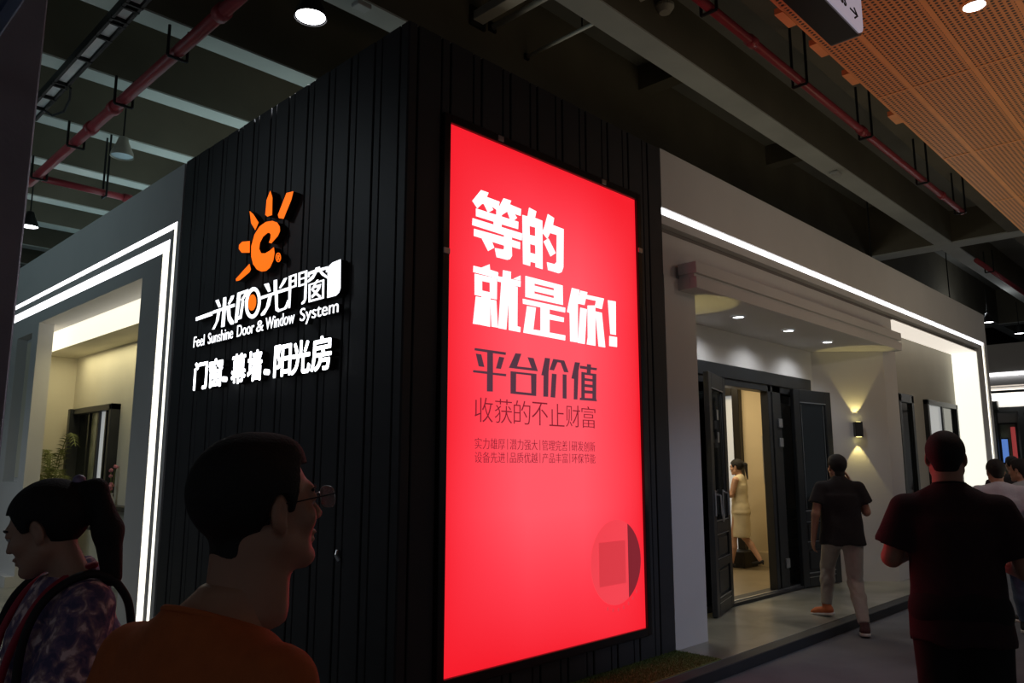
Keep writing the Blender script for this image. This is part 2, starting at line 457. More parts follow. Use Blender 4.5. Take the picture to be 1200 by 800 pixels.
# outlines of the lettering and emblem, in metres on their sign planes
POSTER_GLYPHS = {'glyph_1':[[[(0.633,3.446),(0.704,3.446),(0.688,3.411),(0.812,3.408),(0.804,3.372),(0.784,3.343),(0.732,3.357),(0.75,3.334),(0.702,3.303),(0.661,3.354),(0.646,3.353),(0.601,3.309),(0.554,3.35)]],[[(0.852,3.444),(0.927,3.445),(0.914,3.414),(1.029,3.408),(1.025,3.357),(0.962,3.356),(0.987,3.332),(0.954,3.305),(0.918,3.306),(0.889,3.356),(0.833,3.316),(0.831,3.292),(0.782,3.291),(0.782,3.342),(0.812,3.377)]],[[(0.588,3.304),(1.001,3.306),(0.998,3.252),(0.831,3.25),(0.831,3.229),(1.038,3.229),(1.036,3.177),(0.934,3.178),(0.934,3.159),(1.019,3.158),(1.017,3.108),(0.933,3.109),(0.936,3.043),(0.916,3.015),(0.89,3.005),(0.785,3.004),(0.768,3.065),(0.847,3.07),(0.858,3.08),(0.858,3.102),(0.739,3.104),(0.761,3.066),(0.704,3.031),(0.643,3.108),(0.571,3.109),(0.572,3.158),(0.858,3.162),(0.858,3.177),(0.555,3.181),(0.558,3.229),(0.756,3.229),(0.756,3.251),(0.589,3.251)]]],
'glyph_2':[[[(1.115,3.44),(1.192,3.43),(1.176,3.377),(1.256,3.374),(1.256,3.006),(1.181,3.008),(1.181,3.038),(1.125,3.037),(1.122,3.005),(1.05,3.007),(1.044,3.368),(1.098,3.369)],[(1.117,3.303),(1.181,3.305),(1.18,3.239),(1.119,3.235)],[(1.122,3.169),(1.18,3.17),(1.182,3.104),(1.123,3.103)]],[[(1.319,3.44),(1.389,3.425),(1.375,3.368),(1.498,3.364),(1.49,3.064),(1.469,3.022),(1.437,3.008),(1.317,3.011),(1.306,3.068),(1.389,3.069),(1.414,3.089),(1.42,3.301),(1.342,3.3),(1.311,3.248),(1.255,3.285),(1.283,3.34)]],[[(1.323,3.253),(1.27,3.219),(1.346,3.12),(1.404,3.157)]]],
'glyph_3':[[[(0.569,2.902),(0.64,2.902),(0.717,2.94),(0.722,2.903),(0.799,2.899),(0.798,2.856),(0.568,2.859)]],[[(0.581,2.85),(0.789,2.854),(0.787,2.707),(0.583,2.706)],[(0.648,2.812),(0.722,2.813),(0.723,2.746),(0.649,2.746)]],[[(0.648,2.712),(0.726,2.715),(0.724,2.509),(0.634,2.511)]],[[(0.593,2.697),(0.642,2.698),(0.629,2.511),(0.569,2.51)]],[[(0.729,2.697),(0.782,2.699),(0.798,2.513),(0.74,2.513)]],[[(0.848,2.923),(0.925,2.926),(0.923,2.874),(1.024,2.876),(1.021,2.834),(0.918,2.831),(0.992,2.828),(0.989,2.547),(1.021,2.545),(1.018,2.509),(0.906,2.51),(0.902,2.731),(0.88,2.51),(0.803,2.511),(0.832,2.835),(0.797,2.835),(0.797,2.871),(0.844,2.873)]],[[(0.949,2.88),(1.022,2.916),(1.022,2.88)]]],
'glyph_4':[[[(1.074,2.923),(1.479,2.921),(1.48,2.773),(1.073,2.77)],[(1.167,2.884),(1.382,2.885),(1.382,2.867),(1.167,2.867)],[(1.166,2.827),(1.381,2.827),(1.381,2.808),(1.166,2.81)]],[[(1.046,2.752),(1.507,2.755),(1.504,2.719),(1.329,2.718),(1.329,2.681),(1.49,2.678),(1.487,2.644),(1.328,2.642),(1.327,2.545),(1.504,2.545),(1.501,2.507),(1.051,2.51),(1.09,2.706),(1.181,2.708),(1.153,2.545),(1.231,2.547),(1.233,2.718),(1.048,2.717)]]],
'glyph_5':[[[(1.588,2.921),(1.677,2.921),(1.655,2.807),(1.649,2.509),(1.561,2.507),(1.559,2.723),(1.528,2.727)]],[[(1.689,2.917),(1.774,2.918),(1.767,2.896),(1.982,2.9),(1.952,2.811),(1.864,2.812),(1.882,2.866),(1.753,2.864),(1.736,2.811),(1.655,2.811)]],[[(1.686,2.783),(1.764,2.782),(1.732,2.506),(1.652,2.506)]],[[(1.775,2.813),(1.869,2.827),(1.863,2.507),(1.758,2.507),(1.772,2.565)]],[[(1.87,2.78),(1.951,2.781),(1.987,2.508),(1.905,2.507)]]],
'glyph_6':[[[(2.035,2.895),(2.137,2.9),(2.13,2.625),(2.06,2.624)]],[[(2.045,2.606),(2.144,2.608),(2.141,2.528),(2.042,2.526)]]],
'dark_1':[[[(0.587,2.35),(0.876,2.351),(0.873,2.333),(0.752,2.333),(0.753,2.201),(0.879,2.203),(0.877,2.187),(0.752,2.187),(0.752,2.074),(0.7,2.072),(0.7,2.188),(0.573,2.188),(0.575,2.203),(0.701,2.204),(0.701,2.333),(0.585,2.334)]],[[(0.597,2.314),(0.644,2.313),(0.673,2.232),(0.624,2.232)]],[[(0.813,2.315),(0.86,2.314),(0.828,2.233),(0.783,2.233)]]],
'dark_2':[[[(0.971,2.355),(1.028,2.357),(0.985,2.265),(1.135,2.267),(1.095,2.34),(1.154,2.339),(1.198,2.25),(0.907,2.248)]],[[(0.923,2.226),(1.183,2.229),(1.179,2.072),(0.923,2.073)],[(0.976,2.213),(1.129,2.214),(1.131,2.089),(0.974,2.09)]]],
'dark_3':[[[(1.277,2.354),(1.33,2.355),(1.312,2.254),(1.306,2.075),(1.257,2.073),(1.261,2.225),(1.237,2.225)]],[[(1.367,2.355),(1.488,2.354),(1.536,2.271),(1.487,2.269),(1.449,2.335),(1.411,2.335),(1.372,2.271),(1.326,2.272)]],[[(1.351,2.246),(1.4,2.246),(1.382,2.073),(1.335,2.074)]],[[(1.471,2.251),(1.512,2.252),(1.509,2.074),(1.468,2.074)]]],
'dark_4':[[[(1.613,2.355),(1.67,2.356),(1.651,2.292),(1.634,2.076),(1.594,2.074),(1.601,2.227),(1.57,2.229)]],[[(1.672,2.334),(1.757,2.334),(1.757,2.354),(1.803,2.354),(1.803,2.333),(1.876,2.334),(1.872,2.316),(1.799,2.315),(1.797,2.286),(1.867,2.287),(1.859,2.099),(1.869,2.076),(1.664,2.074),(1.667,2.091),(1.683,2.092),(1.688,2.288),(1.753,2.287),(1.755,2.313),(1.672,2.313)],[(1.725,2.27),(1.822,2.27),(1.821,2.243),(1.725,2.244)],[(1.724,2.224),(1.821,2.225),(1.82,2.199),(1.724,2.198)],[(1.723,2.177),(1.82,2.177),(1.819,2.153),(1.723,2.151)],[(1.722,2.129),(1.818,2.131),(1.817,2.096),(1.721,2.093)]]]}
SIGN_SHAPES = {'sun_ray':[[[(1.595,3.668),(1.559,3.605),(1.551,3.466),(1.62,3.469),(1.652,3.49),(1.644,3.606)]],[[(1.345,3.587),(1.249,3.575),(1.275,3.515),(1.374,3.395),(1.442,3.416),(1.457,3.444)]],[[(1.913,3.582),(1.85,3.541),(1.758,3.453),(1.804,3.404),(1.874,3.473)]],[[(2.008,3.35),(1.885,3.33),(1.878,3.235),(2.008,3.26),(2.06,3.302),(2.06,3.334)]],[[(1.868,3.142),(1.842,3.094),(1.86,3.077),(2.014,3.037),(2.074,3.04),(2.081,3.059)]]],
'sun_curl':[[[(1.537,3.416),(1.467,3.387),(1.426,3.348),(1.417,3.311),(1.447,3.278),(1.539,3.241),(1.573,3.253),(1.552,3.281),(1.55,3.31),(1.571,3.33),(1.607,3.337),(1.674,3.321),(1.72,3.28),(1.725,3.235),(1.69,3.193),(1.62,3.179),(1.553,3.186),(1.497,3.201),(1.483,3.157),(1.496,3.101),(1.54,3.054),(1.596,3.038),(1.665,3.045),(1.738,3.073),(1.805,3.128),(1.843,3.197),(1.852,3.281),(1.81,3.366),(1.734,3.416),(1.636,3.43)]]],
'registered_mark':[[[(1.384,3.102),(1.384,3.092),(1.387,3.084),(1.393,3.078),(1.4,3.074),(1.409,3.072),(1.418,3.072),(1.428,3.075),(1.438,3.081),(1.446,3.088),(1.453,3.097),(1.458,3.106),(1.46,3.116),(1.46,3.126),(1.457,3.134),(1.451,3.14),(1.444,3.145),(1.435,3.146),(1.425,3.146),(1.415,3.143),(1.406,3.137),(1.397,3.13),(1.391,3.121),(1.386,3.111)],[(1.393,3.103),(1.394,3.096),(1.396,3.089),(1.4,3.084),(1.405,3.08),(1.412,3.079),(1.419,3.079),(1.426,3.082),(1.434,3.086),(1.44,3.092),(1.445,3.099),(1.449,3.107),(1.45,3.114),(1.45,3.122),(1.448,3.129),(1.444,3.134),(1.439,3.138),(1.432,3.139),(1.425,3.139),(1.417,3.136),(1.41,3.132),(1.404,3.126),(1.399,3.119),(1.395,3.111)]],[[(1.437,3.128),(1.414,3.128),(1.404,3.114),(1.412,3.106),(1.399,3.086),(1.408,3.086),(1.423,3.104),(1.423,3.087),(1.433,3.089)]]],
'brand_1':[[[(2.785,2.841),(2.473,2.85),(2.468,2.816),(2.78,2.81)]]],
'brand_2':[[[(2.426,2.934),(2.372,2.935),(2.321,2.87),(2.362,2.867)]],[[(2.145,2.929),(2.098,2.928),(2.114,2.898),(2.174,2.863),(2.197,2.873)]],[[(2.286,2.937),(2.235,2.935),(2.229,2.858),(2.082,2.858),(2.079,2.833),(2.155,2.832),(2.14,2.767),(2.082,2.716),(2.079,2.692),(2.125,2.694),(2.18,2.738),(2.214,2.832),(2.231,2.832),(2.235,2.693),(2.292,2.694),(2.285,2.831),(2.329,2.831),(2.348,2.76),(2.416,2.693),(2.456,2.696),(2.395,2.748),(2.377,2.83),(2.454,2.828),(2.458,2.853),(2.285,2.855)]]],
'brand_3':[[[(2.041,2.938),(1.862,2.94),(1.868,2.915),(1.937,2.865),(1.922,2.856),(1.95,2.72),(2.015,2.717),(2.018,2.699),(2.062,2.699)],[(1.985,2.917),(1.912,2.918),(1.976,2.872),(1.961,2.861),(1.983,2.745),(2.011,2.745)]],[[(1.656,2.795),(1.66,2.772),(1.668,2.751),(1.681,2.733),(1.697,2.717),(1.717,2.706),(1.739,2.698),(1.762,2.695),(1.786,2.697),(1.81,2.704),(1.833,2.715),(1.854,2.73),(1.872,2.749),(1.886,2.77),(1.896,2.794),(1.902,2.818),(1.903,2.843),(1.898,2.867),(1.889,2.888),(1.876,2.907),(1.859,2.923),(1.839,2.934),(1.816,2.941),(1.793,2.943),(1.768,2.941),(1.744,2.933),(1.722,2.922),(1.702,2.906),(1.684,2.887),(1.671,2.866),(1.661,2.843),(1.656,2.819)],[(1.696,2.803),(1.699,2.786),(1.705,2.769),(1.713,2.755),(1.724,2.743),(1.738,2.734),(1.752,2.728),(1.768,2.726),(1.784,2.727),(1.8,2.732),(1.815,2.74),(1.829,2.751),(1.841,2.765),(1.85,2.781),(1.857,2.798),(1.86,2.816),(1.86,2.835),(1.857,2.853),(1.851,2.869),(1.842,2.884),(1.831,2.896),(1.818,2.905),(1.803,2.91),(1.787,2.912),(1.77,2.911),(1.755,2.906),(1.74,2.898),(1.726,2.886),(1.715,2.872),(1.706,2.856),(1.699,2.839),(1.696,2.821)]]],
'brand_dot':[[[(1.728,2.811),(1.731,2.796),(1.739,2.782),(1.749,2.771),(1.763,2.763),(1.778,2.76),(1.794,2.761),(1.81,2.766),(1.825,2.775),(1.837,2.787),(1.846,2.802),(1.851,2.818),(1.852,2.835),(1.849,2.851),(1.841,2.865),(1.83,2.876),(1.817,2.884),(1.801,2.887),(1.785,2.886),(1.769,2.88),(1.755,2.871),(1.743,2.859),(1.734,2.844),(1.729,2.828)]]],
'brand_4':[[[(1.615,2.937),(1.547,2.935),(1.511,2.868),(1.548,2.868)]],[[(1.321,2.931),(1.28,2.931),(1.31,2.898),(1.368,2.864),(1.387,2.871)]],[[(1.471,2.943),(1.424,2.941),(1.416,2.855),(1.254,2.855),(1.252,2.833),(1.405,2.832),(1.393,2.728),(1.369,2.709),(1.301,2.711),(1.28,2.727),(1.256,2.763),(1.247,2.726),(1.27,2.699),(1.382,2.691),(1.422,2.708),(1.445,2.832),(1.492,2.831),(1.513,2.762),(1.587,2.699),(1.635,2.698),(1.64,2.713),(1.568,2.753),(1.539,2.83),(1.649,2.827),(1.651,2.849),(1.461,2.852)]]],
'brand_5':[[[(1.254,2.937),(1.148,2.938),(1.143,2.843),(1.216,2.841),(1.218,2.699),(1.24,2.7)],[(1.22,2.926),(1.17,2.926),(1.169,2.898),(1.221,2.897)],[(1.22,2.884),(1.168,2.885),(1.167,2.855),(1.217,2.854)]],[[(1.122,2.938),(1.006,2.937),(1.003,2.732),(1.025,2.705),(1.06,2.699),(1.064,2.712),(1.031,2.729),(1.031,2.836),(1.114,2.835)],[(1.099,2.924),(1.036,2.924),(1.033,2.893),(1.097,2.894)],[(1.096,2.883),(1.032,2.882),(1.032,2.848),(1.093,2.847)]]],
'brand_6':[[[(0.898,2.934),(0.844,2.933),(0.843,2.92),(0.741,2.916),(0.745,2.878),(0.763,2.878),(0.762,2.899),(0.971,2.9),(0.974,2.883),(0.993,2.883),(0.993,2.919),(0.897,2.922)]],[[(0.909,2.898),(0.882,2.897),(0.92,2.862),(0.99,2.844),(0.995,2.86)]],[[(0.848,2.899),(0.821,2.898),(0.745,2.847),(0.747,2.833),(0.812,2.866)]],[[(0.878,2.844),(0.853,2.844),(0.927,2.779),(0.944,2.786)]],[[(0.909,2.806),(0.821,2.808),(0.832,2.777),(0.868,2.753),(0.815,2.724),(0.835,2.715),(0.881,2.743),(0.926,2.726),(0.938,2.741),(0.901,2.758),(0.93,2.777),(0.911,2.783),(0.883,2.768),(0.854,2.793),(0.917,2.791)]],[[(0.979,2.831),(0.783,2.833),(0.778,2.701),(0.969,2.701)],[(0.955,2.821),(0.803,2.824),(0.799,2.714),(0.947,2.715)]]],
'brand_seal':[[[(0.686,2.932),(0.591,2.936),(0.582,2.74),(0.596,2.713),(0.632,2.697),(0.735,2.697),(0.742,2.891),(0.724,2.917)]]]}

def glyph(name, groups, plane, depth, m, parent, off):
    bm = bmesh.new()
    for loops in groups:
        me = outline([loops], plane, depth)
        bm.from_mesh(me)
        bpy.data.meshes.remove(me)
    bmesh.ops.recalc_face_normals(bm, faces=bm.faces[:])
    me = bpy.data.meshes.new(name)
    bm.to_mesh(me); bm.free()
    o = link(name, me, m, parent)
    o.location = off
    return o

def line(name, s, box, plane, depth, m, parent, off, bold=0.0, side=0.0):
    heavy = bold if bold > 0 else 0          # heavy lettering: the strokes widened by shifted copies
    me = text_mesh(s, box, plane, depth, min(bold, 0))
    bm = bmesh.new(); bm.from_mesh(me)
    if heavy:
        for i in range(8):
            a = i * math.pi / 4
            m2_ = me.copy()
            for v in m2_.vertices:
                du, dw = heavy * math.cos(a), heavy * math.sin(a)
                v.co += Vector((du, 0, dw)) if plane == 'poster' else Vector((0, du, dw))
            bm.from_mesh(m2_); bpy.data.meshes.remove(m2_)
    bmesh.ops.recalc_face_normals(bm, faces=bm.faces[:])
    bm.to_mesh(me); bm.free()
    o = link(name, me, m, parent)
    o.location = off
    if side:
        me2 = me.copy()
        me2.materials.clear()
        k = side / depth
        for v in me2.vertices:
            v.co.x = v.co.x * k
        b_ = link('side_return', me2, M_signside, o)
        b_.location = (side / 2 + depth, 0, 0)
    return o

# ------------------------------------------------------------------ organic bodies: distance fields turned into one surface
class Field:
    def __init__(s, lo, hi, h):
        s.lo = np.array(lo, float); s.h = h
        s.n = np.ceil((np.array(hi) - s.lo) / h).astype(int) + 1
        s.ax = [s.lo[i] + np.arange(s.n[i]) * h for i in range(3)]
        s.D = np.full(s.n, 1.0)
    def sub(s, lo, hi):
        a = np.clip(((np.array(lo) - s.lo) / s.h).astype(int) - 1, 0, s.n)
        b = np.clip(((np.array(hi) - s.lo) / s.h).astype(int) + 2, 0, s.n)
        sl = tuple(slice(a[i], b[i]) for i in range(3))
        X, Y, Z = np.meshgrid(*[s.ax[i][sl[i]] for i in range(3)], indexing='ij')
        return sl, X, Y, Z
    def comb(s, sl, d, k, op):
        D = s.D[sl]
        if D.size == 0:
            return
        if op == 'sub':
            d = -d
            if k:
                h = np.clip(0.5 - 0.5 * (D - d) / k, 0, 1); s.D[sl] = D * (1 - h) + d * h + k * h * (1 - h)
            else:
                s.D[sl] = np.maximum(D, d)
        else:
            if k:
                h = np.clip(0.5 + 0.5 * (D - d) / k, 0, 1)
                s.D[sl] = D + (d - D) * h - k * h * (1 - h)
            else:
                s.D[sl] = np.minimum(D, d)
    def ell(s, c, r, k=0.02, op='add', R=None):
        c = np.array(c, float); r = np.array(r, float)
        pad = max(r) + 0.05 + k
        sl, X, Y, Z = s.sub(c - pad, c + pad)
        P = np.stack([X - c[0], Y - c[1], Z - c[2]], -1)
        if R is not None:
            P = P @ R          # world -> local
        k0 = np.sqrt(((P / r) ** 2).sum(-1)); k1 = np.sqrt(((P / (r * r)) ** 2).sum(-1)) + 1e-9
        s.comb(sl, k0 * (k0 - 1) / k1, k, op)
        return s
    def cone(s, a, b, ra, rb, k=0.02, op='add', cap=None, flat=None):
        a = np.array(a, float); b = np.array(b, float)
        r = max(ra, rb) + 0.05 + k
        sl, X, Y, Z = s.sub(np.minimum(a, b) - r, np.maximum(a, b) + r)
        P = np.stack([X, Y, Z], -1) - a
        ab = b - a; L2 = ab @ ab
        t = (P @ ab) / L2
        tc = np.clip(t, 0, 1)
        Q = P - tc[..., None] * ab
        if flat is not None:        # squash along an axis
            Q = Q / np.array(flat)
        d = np.sqrt((Q ** 2).sum(-1)) - (ra + (rb - ra) * tc)
        if cap:
            d = np.maximum(d, (t - 1) * math.sqrt(L2))
        s.comb(sl, d, k, op)
        return s
    def etube(s, c0, c1, r0, r1, k=0.02, op='add', capped=True):
        """vertical tube of elliptic section, from c0 (low) to c1 (high)"""
        c0 = np.array(c0, float); c1 = np.array(c1, float)
        m = max(*r0, *r1) + 0.06
        sl, X, Y, Z = s.sub(np.minimum(c0, c1) - m, np.maximum(c0, c1) + m)
        t = np.clip((Z - c0[2]) / (c1[2] - c0[2]), 0, 1)
        cx = c0[0] + (c1[0] - c0[0]) * t; cy = c0[1] + (c1[1] - c0[1]) * t
        rx = r0[0] + (r1[0] - r0[0]) * t; ry = r0[1] + (r1[1] - r0[1]) * t
        q = np.sqrt(((X - cx) / rx) ** 2 + ((Y - cy) / ry) ** 2)
        d = (q - 1) * np.minimum(rx, ry)
        dz = np.maximum(c0[2] - Z, Z - c1[2])
        d = np.maximum(d, dz)
        s.comb(sl, d, k, op)
        return s
    def clip(s, fn):
        X, Y, Z = np.meshgrid(*s.ax, indexing='ij')
        s.D = np.maximum(s.D, fn(X, Y, Z))
        return s
    def mesh(s):
        """naive surface nets"""
        D = s.D.copy()
        for i in range(3):          # seal the borders
            sl = [slice(None)] * 3
            sl[i] = 0; D[tuple(sl)] = np.maximum(D[tuple(sl)], 0.5 * s.h)
            sl[i] = -1; D[tuple(sl)] = np.maximum(D[tuple(sl)], 0.5 * s.h)
        I = D < 0
        n = D.shape
        acc = np.zeros((n[0] - 1, n[1] - 1, n[2] - 1, 3)); cnt = np.zeros((n[0] - 1, n[1] - 1, n[2] - 1))
        corners = [(i, j, k) for i in (0, 1) for j in (0, 1) for k in (0, 1)]
        def V(A, c): return A[c[0]:n[0] - 1 + c[0], c[1]:n[1] - 1 + c[1], c[2]:n[2] - 1 + c[2]]
        for c in corners:
            for ax in range(3):
                if c[ax] == 0:
                    e = list(c); e[ax] = 1
                    a = V(D, c); b = V(D, tuple(e))
                    x = (a < 0) != (b < 0)
                    t = np.where(x, a / (a - b + 1e-12), 0)
                    for q in range(3):
                        acc[..., q] += np.where(x, c[q] + (t if q == ax else 0), 0)
                    cnt += x
        act = cnt > 0
        idx = -np.ones(act.shape, int)
        ii = np.argwhere(act)
        idx[act] = np.arange(len(ii))
        vs = (acc[act] / cnt[act][:, None] + ii) * s.h + s.lo
        faces = []
        for ax in range(3):
            u, v = (ax + 1) % 3, (ax + 2) % 3
            sa = [slice(1, -1)] * 3; sb = [slice(1, -1)] * 3
            sa[ax] = slice(0, -1); sb[ax] = slice(1, None)
            A = I[tuple(sa)]; B = I[tuple(sb)]
            for flip, M in ((0, A & ~B), (1, ~A & B)):
                p = np.argwhere(M)
                if not len(p): continue
                off = np.ones(3, int); off[ax] = 0
                p = p + off
                q = []
                for du, dv in ((0, 0), (1, 0), (1, 1), (0, 1)):
                    w = p.copy(); w[:, u] -= du; w[:, v] -= dv
                    q.append(idx[w[:, 0], w[:, 1], w[:, 2]])
                f = np.stack(q, 1)
                if flip: f = f[:, ::-1]
                faces.append(f)
        f = np.concatenate(faces)
        return vs, f
    def build(s, name, m, parent, xf=None):
        vs, f = s.mesh()
        if xf is not None:
            vs = vs @ xf[0].T + xf[1]
        me = bpy.data.meshes.new(name)
        me.from_pydata(vs.tolist(), [], f.tolist())
        me.update()
        return link(name, me, m, parent, smooth=True)

def rotm(yaw=0, pitch=0, roll=0):
    """local head frame (+y = face): yaw left positive, pitch up positive, roll"""
    return np.array((Matrix.Rotation(yaw, 3, 'Z') @ Matrix.Rotation(pitch, 3, 'X') @ Matrix.Rotation(roll, 3, 'Y')))

def head_field(h, female=False, nk=1.0):
    F = Field((-0.12, -0.16, -0.20), (0.12, 0.16, 0.16), h)
    w = 0.94 if female else 1.0
    F.ell((0, -0.018, 0.030), (0.076 * w, 0.096, 0.086), 0)
    F.ell((0, 0.028, -0.030), (0.060 * w, 0.063, 0.082), 0.03)
    for s in (-1, 1):
        F.cone((s * 0.052 * w, -0.002, -0.060), (s * 0.016, 0.066, -0.100), 0.020, 0.016, 0.03)
        F.ell((s * 0.038, 0.060, -0.028), (0.022, 0.020, 0.020), 0.02)                # cheek
    F.ell((0, 0.078, 0.020), (0.044, 0.014, 0.012), 0.018)                            # brow
    F.ell((0, 0.076, -0.101), (0.020, 0.017, 0.015), 0.014)                           # chin
    for s in (-1, 1):
        F.ell((s * 0.031, 0.093, 0.0), (0.017, 0.014, 0.011), 0.012, 'sub')           # eye socket
    for s in (-1, 1):                                                                 # upper eyelids
        F.ell((s * 0.031, 0.0765, 0.0050), (0.0165, 0.0142, 0.0105), 0.004)
    F.cone((0, 0.086, 0.008), (0, 0.108 if not female else 0.101, -0.030), 0.007, 0.0105, 0.010)               # nose
    for s in (-1, 1):
        F.ell((s * 0.011, 0.098, -0.033), (0.008, 0.010, 0.007), 0.006)
    F.ell((0, 0.087, -0.060), (0.023, 0.013, 0.0065), 0.006)                          # lips
    F.ell((0, 0.085, -0.073), (0.020, 0.012, 0.0070), 0.006)
    F.ell((0, 0.102, -0.0665), (0.022, 0.008, 0.0016), 0.003, 'sub')
    for s in (-1, 1):                                                                 # ears
        R = rotm(s * 0.35, -0.15)
        F.ell((s * 0.079 * w, -0.008, -0.008), (0.009, 0.018, 0.031), 0.006, R=R)
        F.ell((s * 0.076 * w, -0.004, -0.032), (0.007, 0.010, 0.012), 0.006)
        F.ell((s * 0.090 * w, -0.004, -0.004), (0.008, 0.009, 0.017), 0.004, 'sub', R=R)
    F.cone((0, -0.022, -0.060), (0, -0.037, -0.165), (0.053 if not female else 0.043) * nk, (0.056 if not female else 0.045) * nk, 0.025)
    return F

def hair_field(h, style):
    F = Field((-0.14, -0.27, -0.26), (0.14, 0.14, 0.17), h)
    w = 0.94 if style != 'short' and style != 'crop' else 1.0
    g = {'short': 0.013, 'crop': 0.009, 'pony': 0.013, 'pony_long': 0.013}[style]
    F.ell((0, -0.018, 0.032), (0.076 * w + g, 0.096 + g, 0.086 + g), 0)
    if style == 'short':
        F.ell((0, 0.030, 0.085), (0.060, 0.044, 0.034), 0.02)
    X, Y, Z = np.meshgrid(*F.ax, indexing='ij')
    # hairline: fringe over the forehead, sideburn before the ear, nape behind it
    if style in ('short', 'crop'):
        keep = np.minimum(0.066 - Z, np.maximum(Y - 0.028 - 0.25 * Z, -0.012 - Z + 0.0 * Y))
        keep = np.minimum(keep, np.maximum(Y + 0.034 + 0.5 * np.minimum(Z + 0.05, 0) * -1, (-0.085 if style == 'crop' else -0.112) - Z))
        keep = np.minimum(keep, np.maximum(Y - 0.012, -0.025 - Z))
    else:
        keep = np.minimum(0.062 - Z, np.maximum(Y - 0.036 - 0.4 * Z, -0.002 - Z))
        keep = np.minimum(keep, np.maximum(Y + 0.026, -0.075 - Z))
    F.D = np.maximum(F.D, keep)
    # keep the ears free
    for s in (-1, 1):
        F.ell((s * 0.088 * w, -0.004, -0.012), (0.030, 0.024, 0.036), 0.0, 'sub')
    if style == 'short':
        F.ell((0, -0.056, -0.070), (0.052, 0.026 + g * .6, 0.050), 0.02)
    if style == 'crop':
        F.ell((0, -0.062, -0.046), (0.050, 0.030, 0.036), 0.03)
    if style == 'pony':
        F.ell((0, -0.105, 0.075), (0.022, 0.022, 0.022), 0.01)
        F.cone((0, -0.108, 0.080), (0, -0.150, 0.060), 0.018, 0.026, 0.012)
        F.cone((0, -0.150, 0.060), (0, -0.152, -0.06), 0.028, 0.038, 0.02)
        F.cone((0, -0.152, -0.06), (0, -0.132, -0.185), 0.038, 0.026, 0.02)
    if style == 'pony_long':
        F.ell((0, -0.110, 0.060), (0.022, 0.020, 0.022), 0.01)
        F.cone((0, -0.112, 0.060), (0, -0.155, 0.02), 0.020, 0.026, 0.015)
        F.cone((0, -0.155, 0.02), (0, -0.150, -0.21), 0.028, 0.010, 0.02)
    return F

def hand(F, w, d, out, curl=0.5, k=0.008):
    """w wrist, d pointing direction, out = palm normal; palm plus five separate fingers"""
    w = np.array(w, float); d = np.array(d, float); d /= np.linalg.norm(d)
    out = np.array(out, float); out -= d * (out @ d); out /= np.linalg.norm(out)
    sd = np.cross(d, out)
    R = np.stack([sd, out, d], 1)
    F.ell(w + d * 0.048, (0.041, 0.015, 0.052), 0.012, R=R)
    for i, (x, L) in enumerate(((-0.030, 0.062), (-0.010, 0.074), (0.010, 0.070), (0.029, 0.054))):
        a = w + d * 0.088 + sd * x
        dd = d * math.cos(curl) + out * math.sin(curl)
        b = a + dd * L * 0.52
        d2 = d * math.cos(curl * 2.1) + out * math.sin(curl * 2.1)
        c = b + d2 * L * 0.5
        F.cone(a - d * 0.02, b, 0.0095, 0.0085, 0.004); F.cone(b, c, 0.0085, 0.0070, 0.003)
    a = w + d * 0.025 - sd * 0.034
    b = a + (d * 0.7 - sd * 0.45 + out * 0.35) * 0.045
    F.cone(a, b, 0.012, 0.0105, 0.006); F.cone(b, b + (d * 0.9 + out * 0.4) * 0.028, 0.0105, 0.008, 0.004)

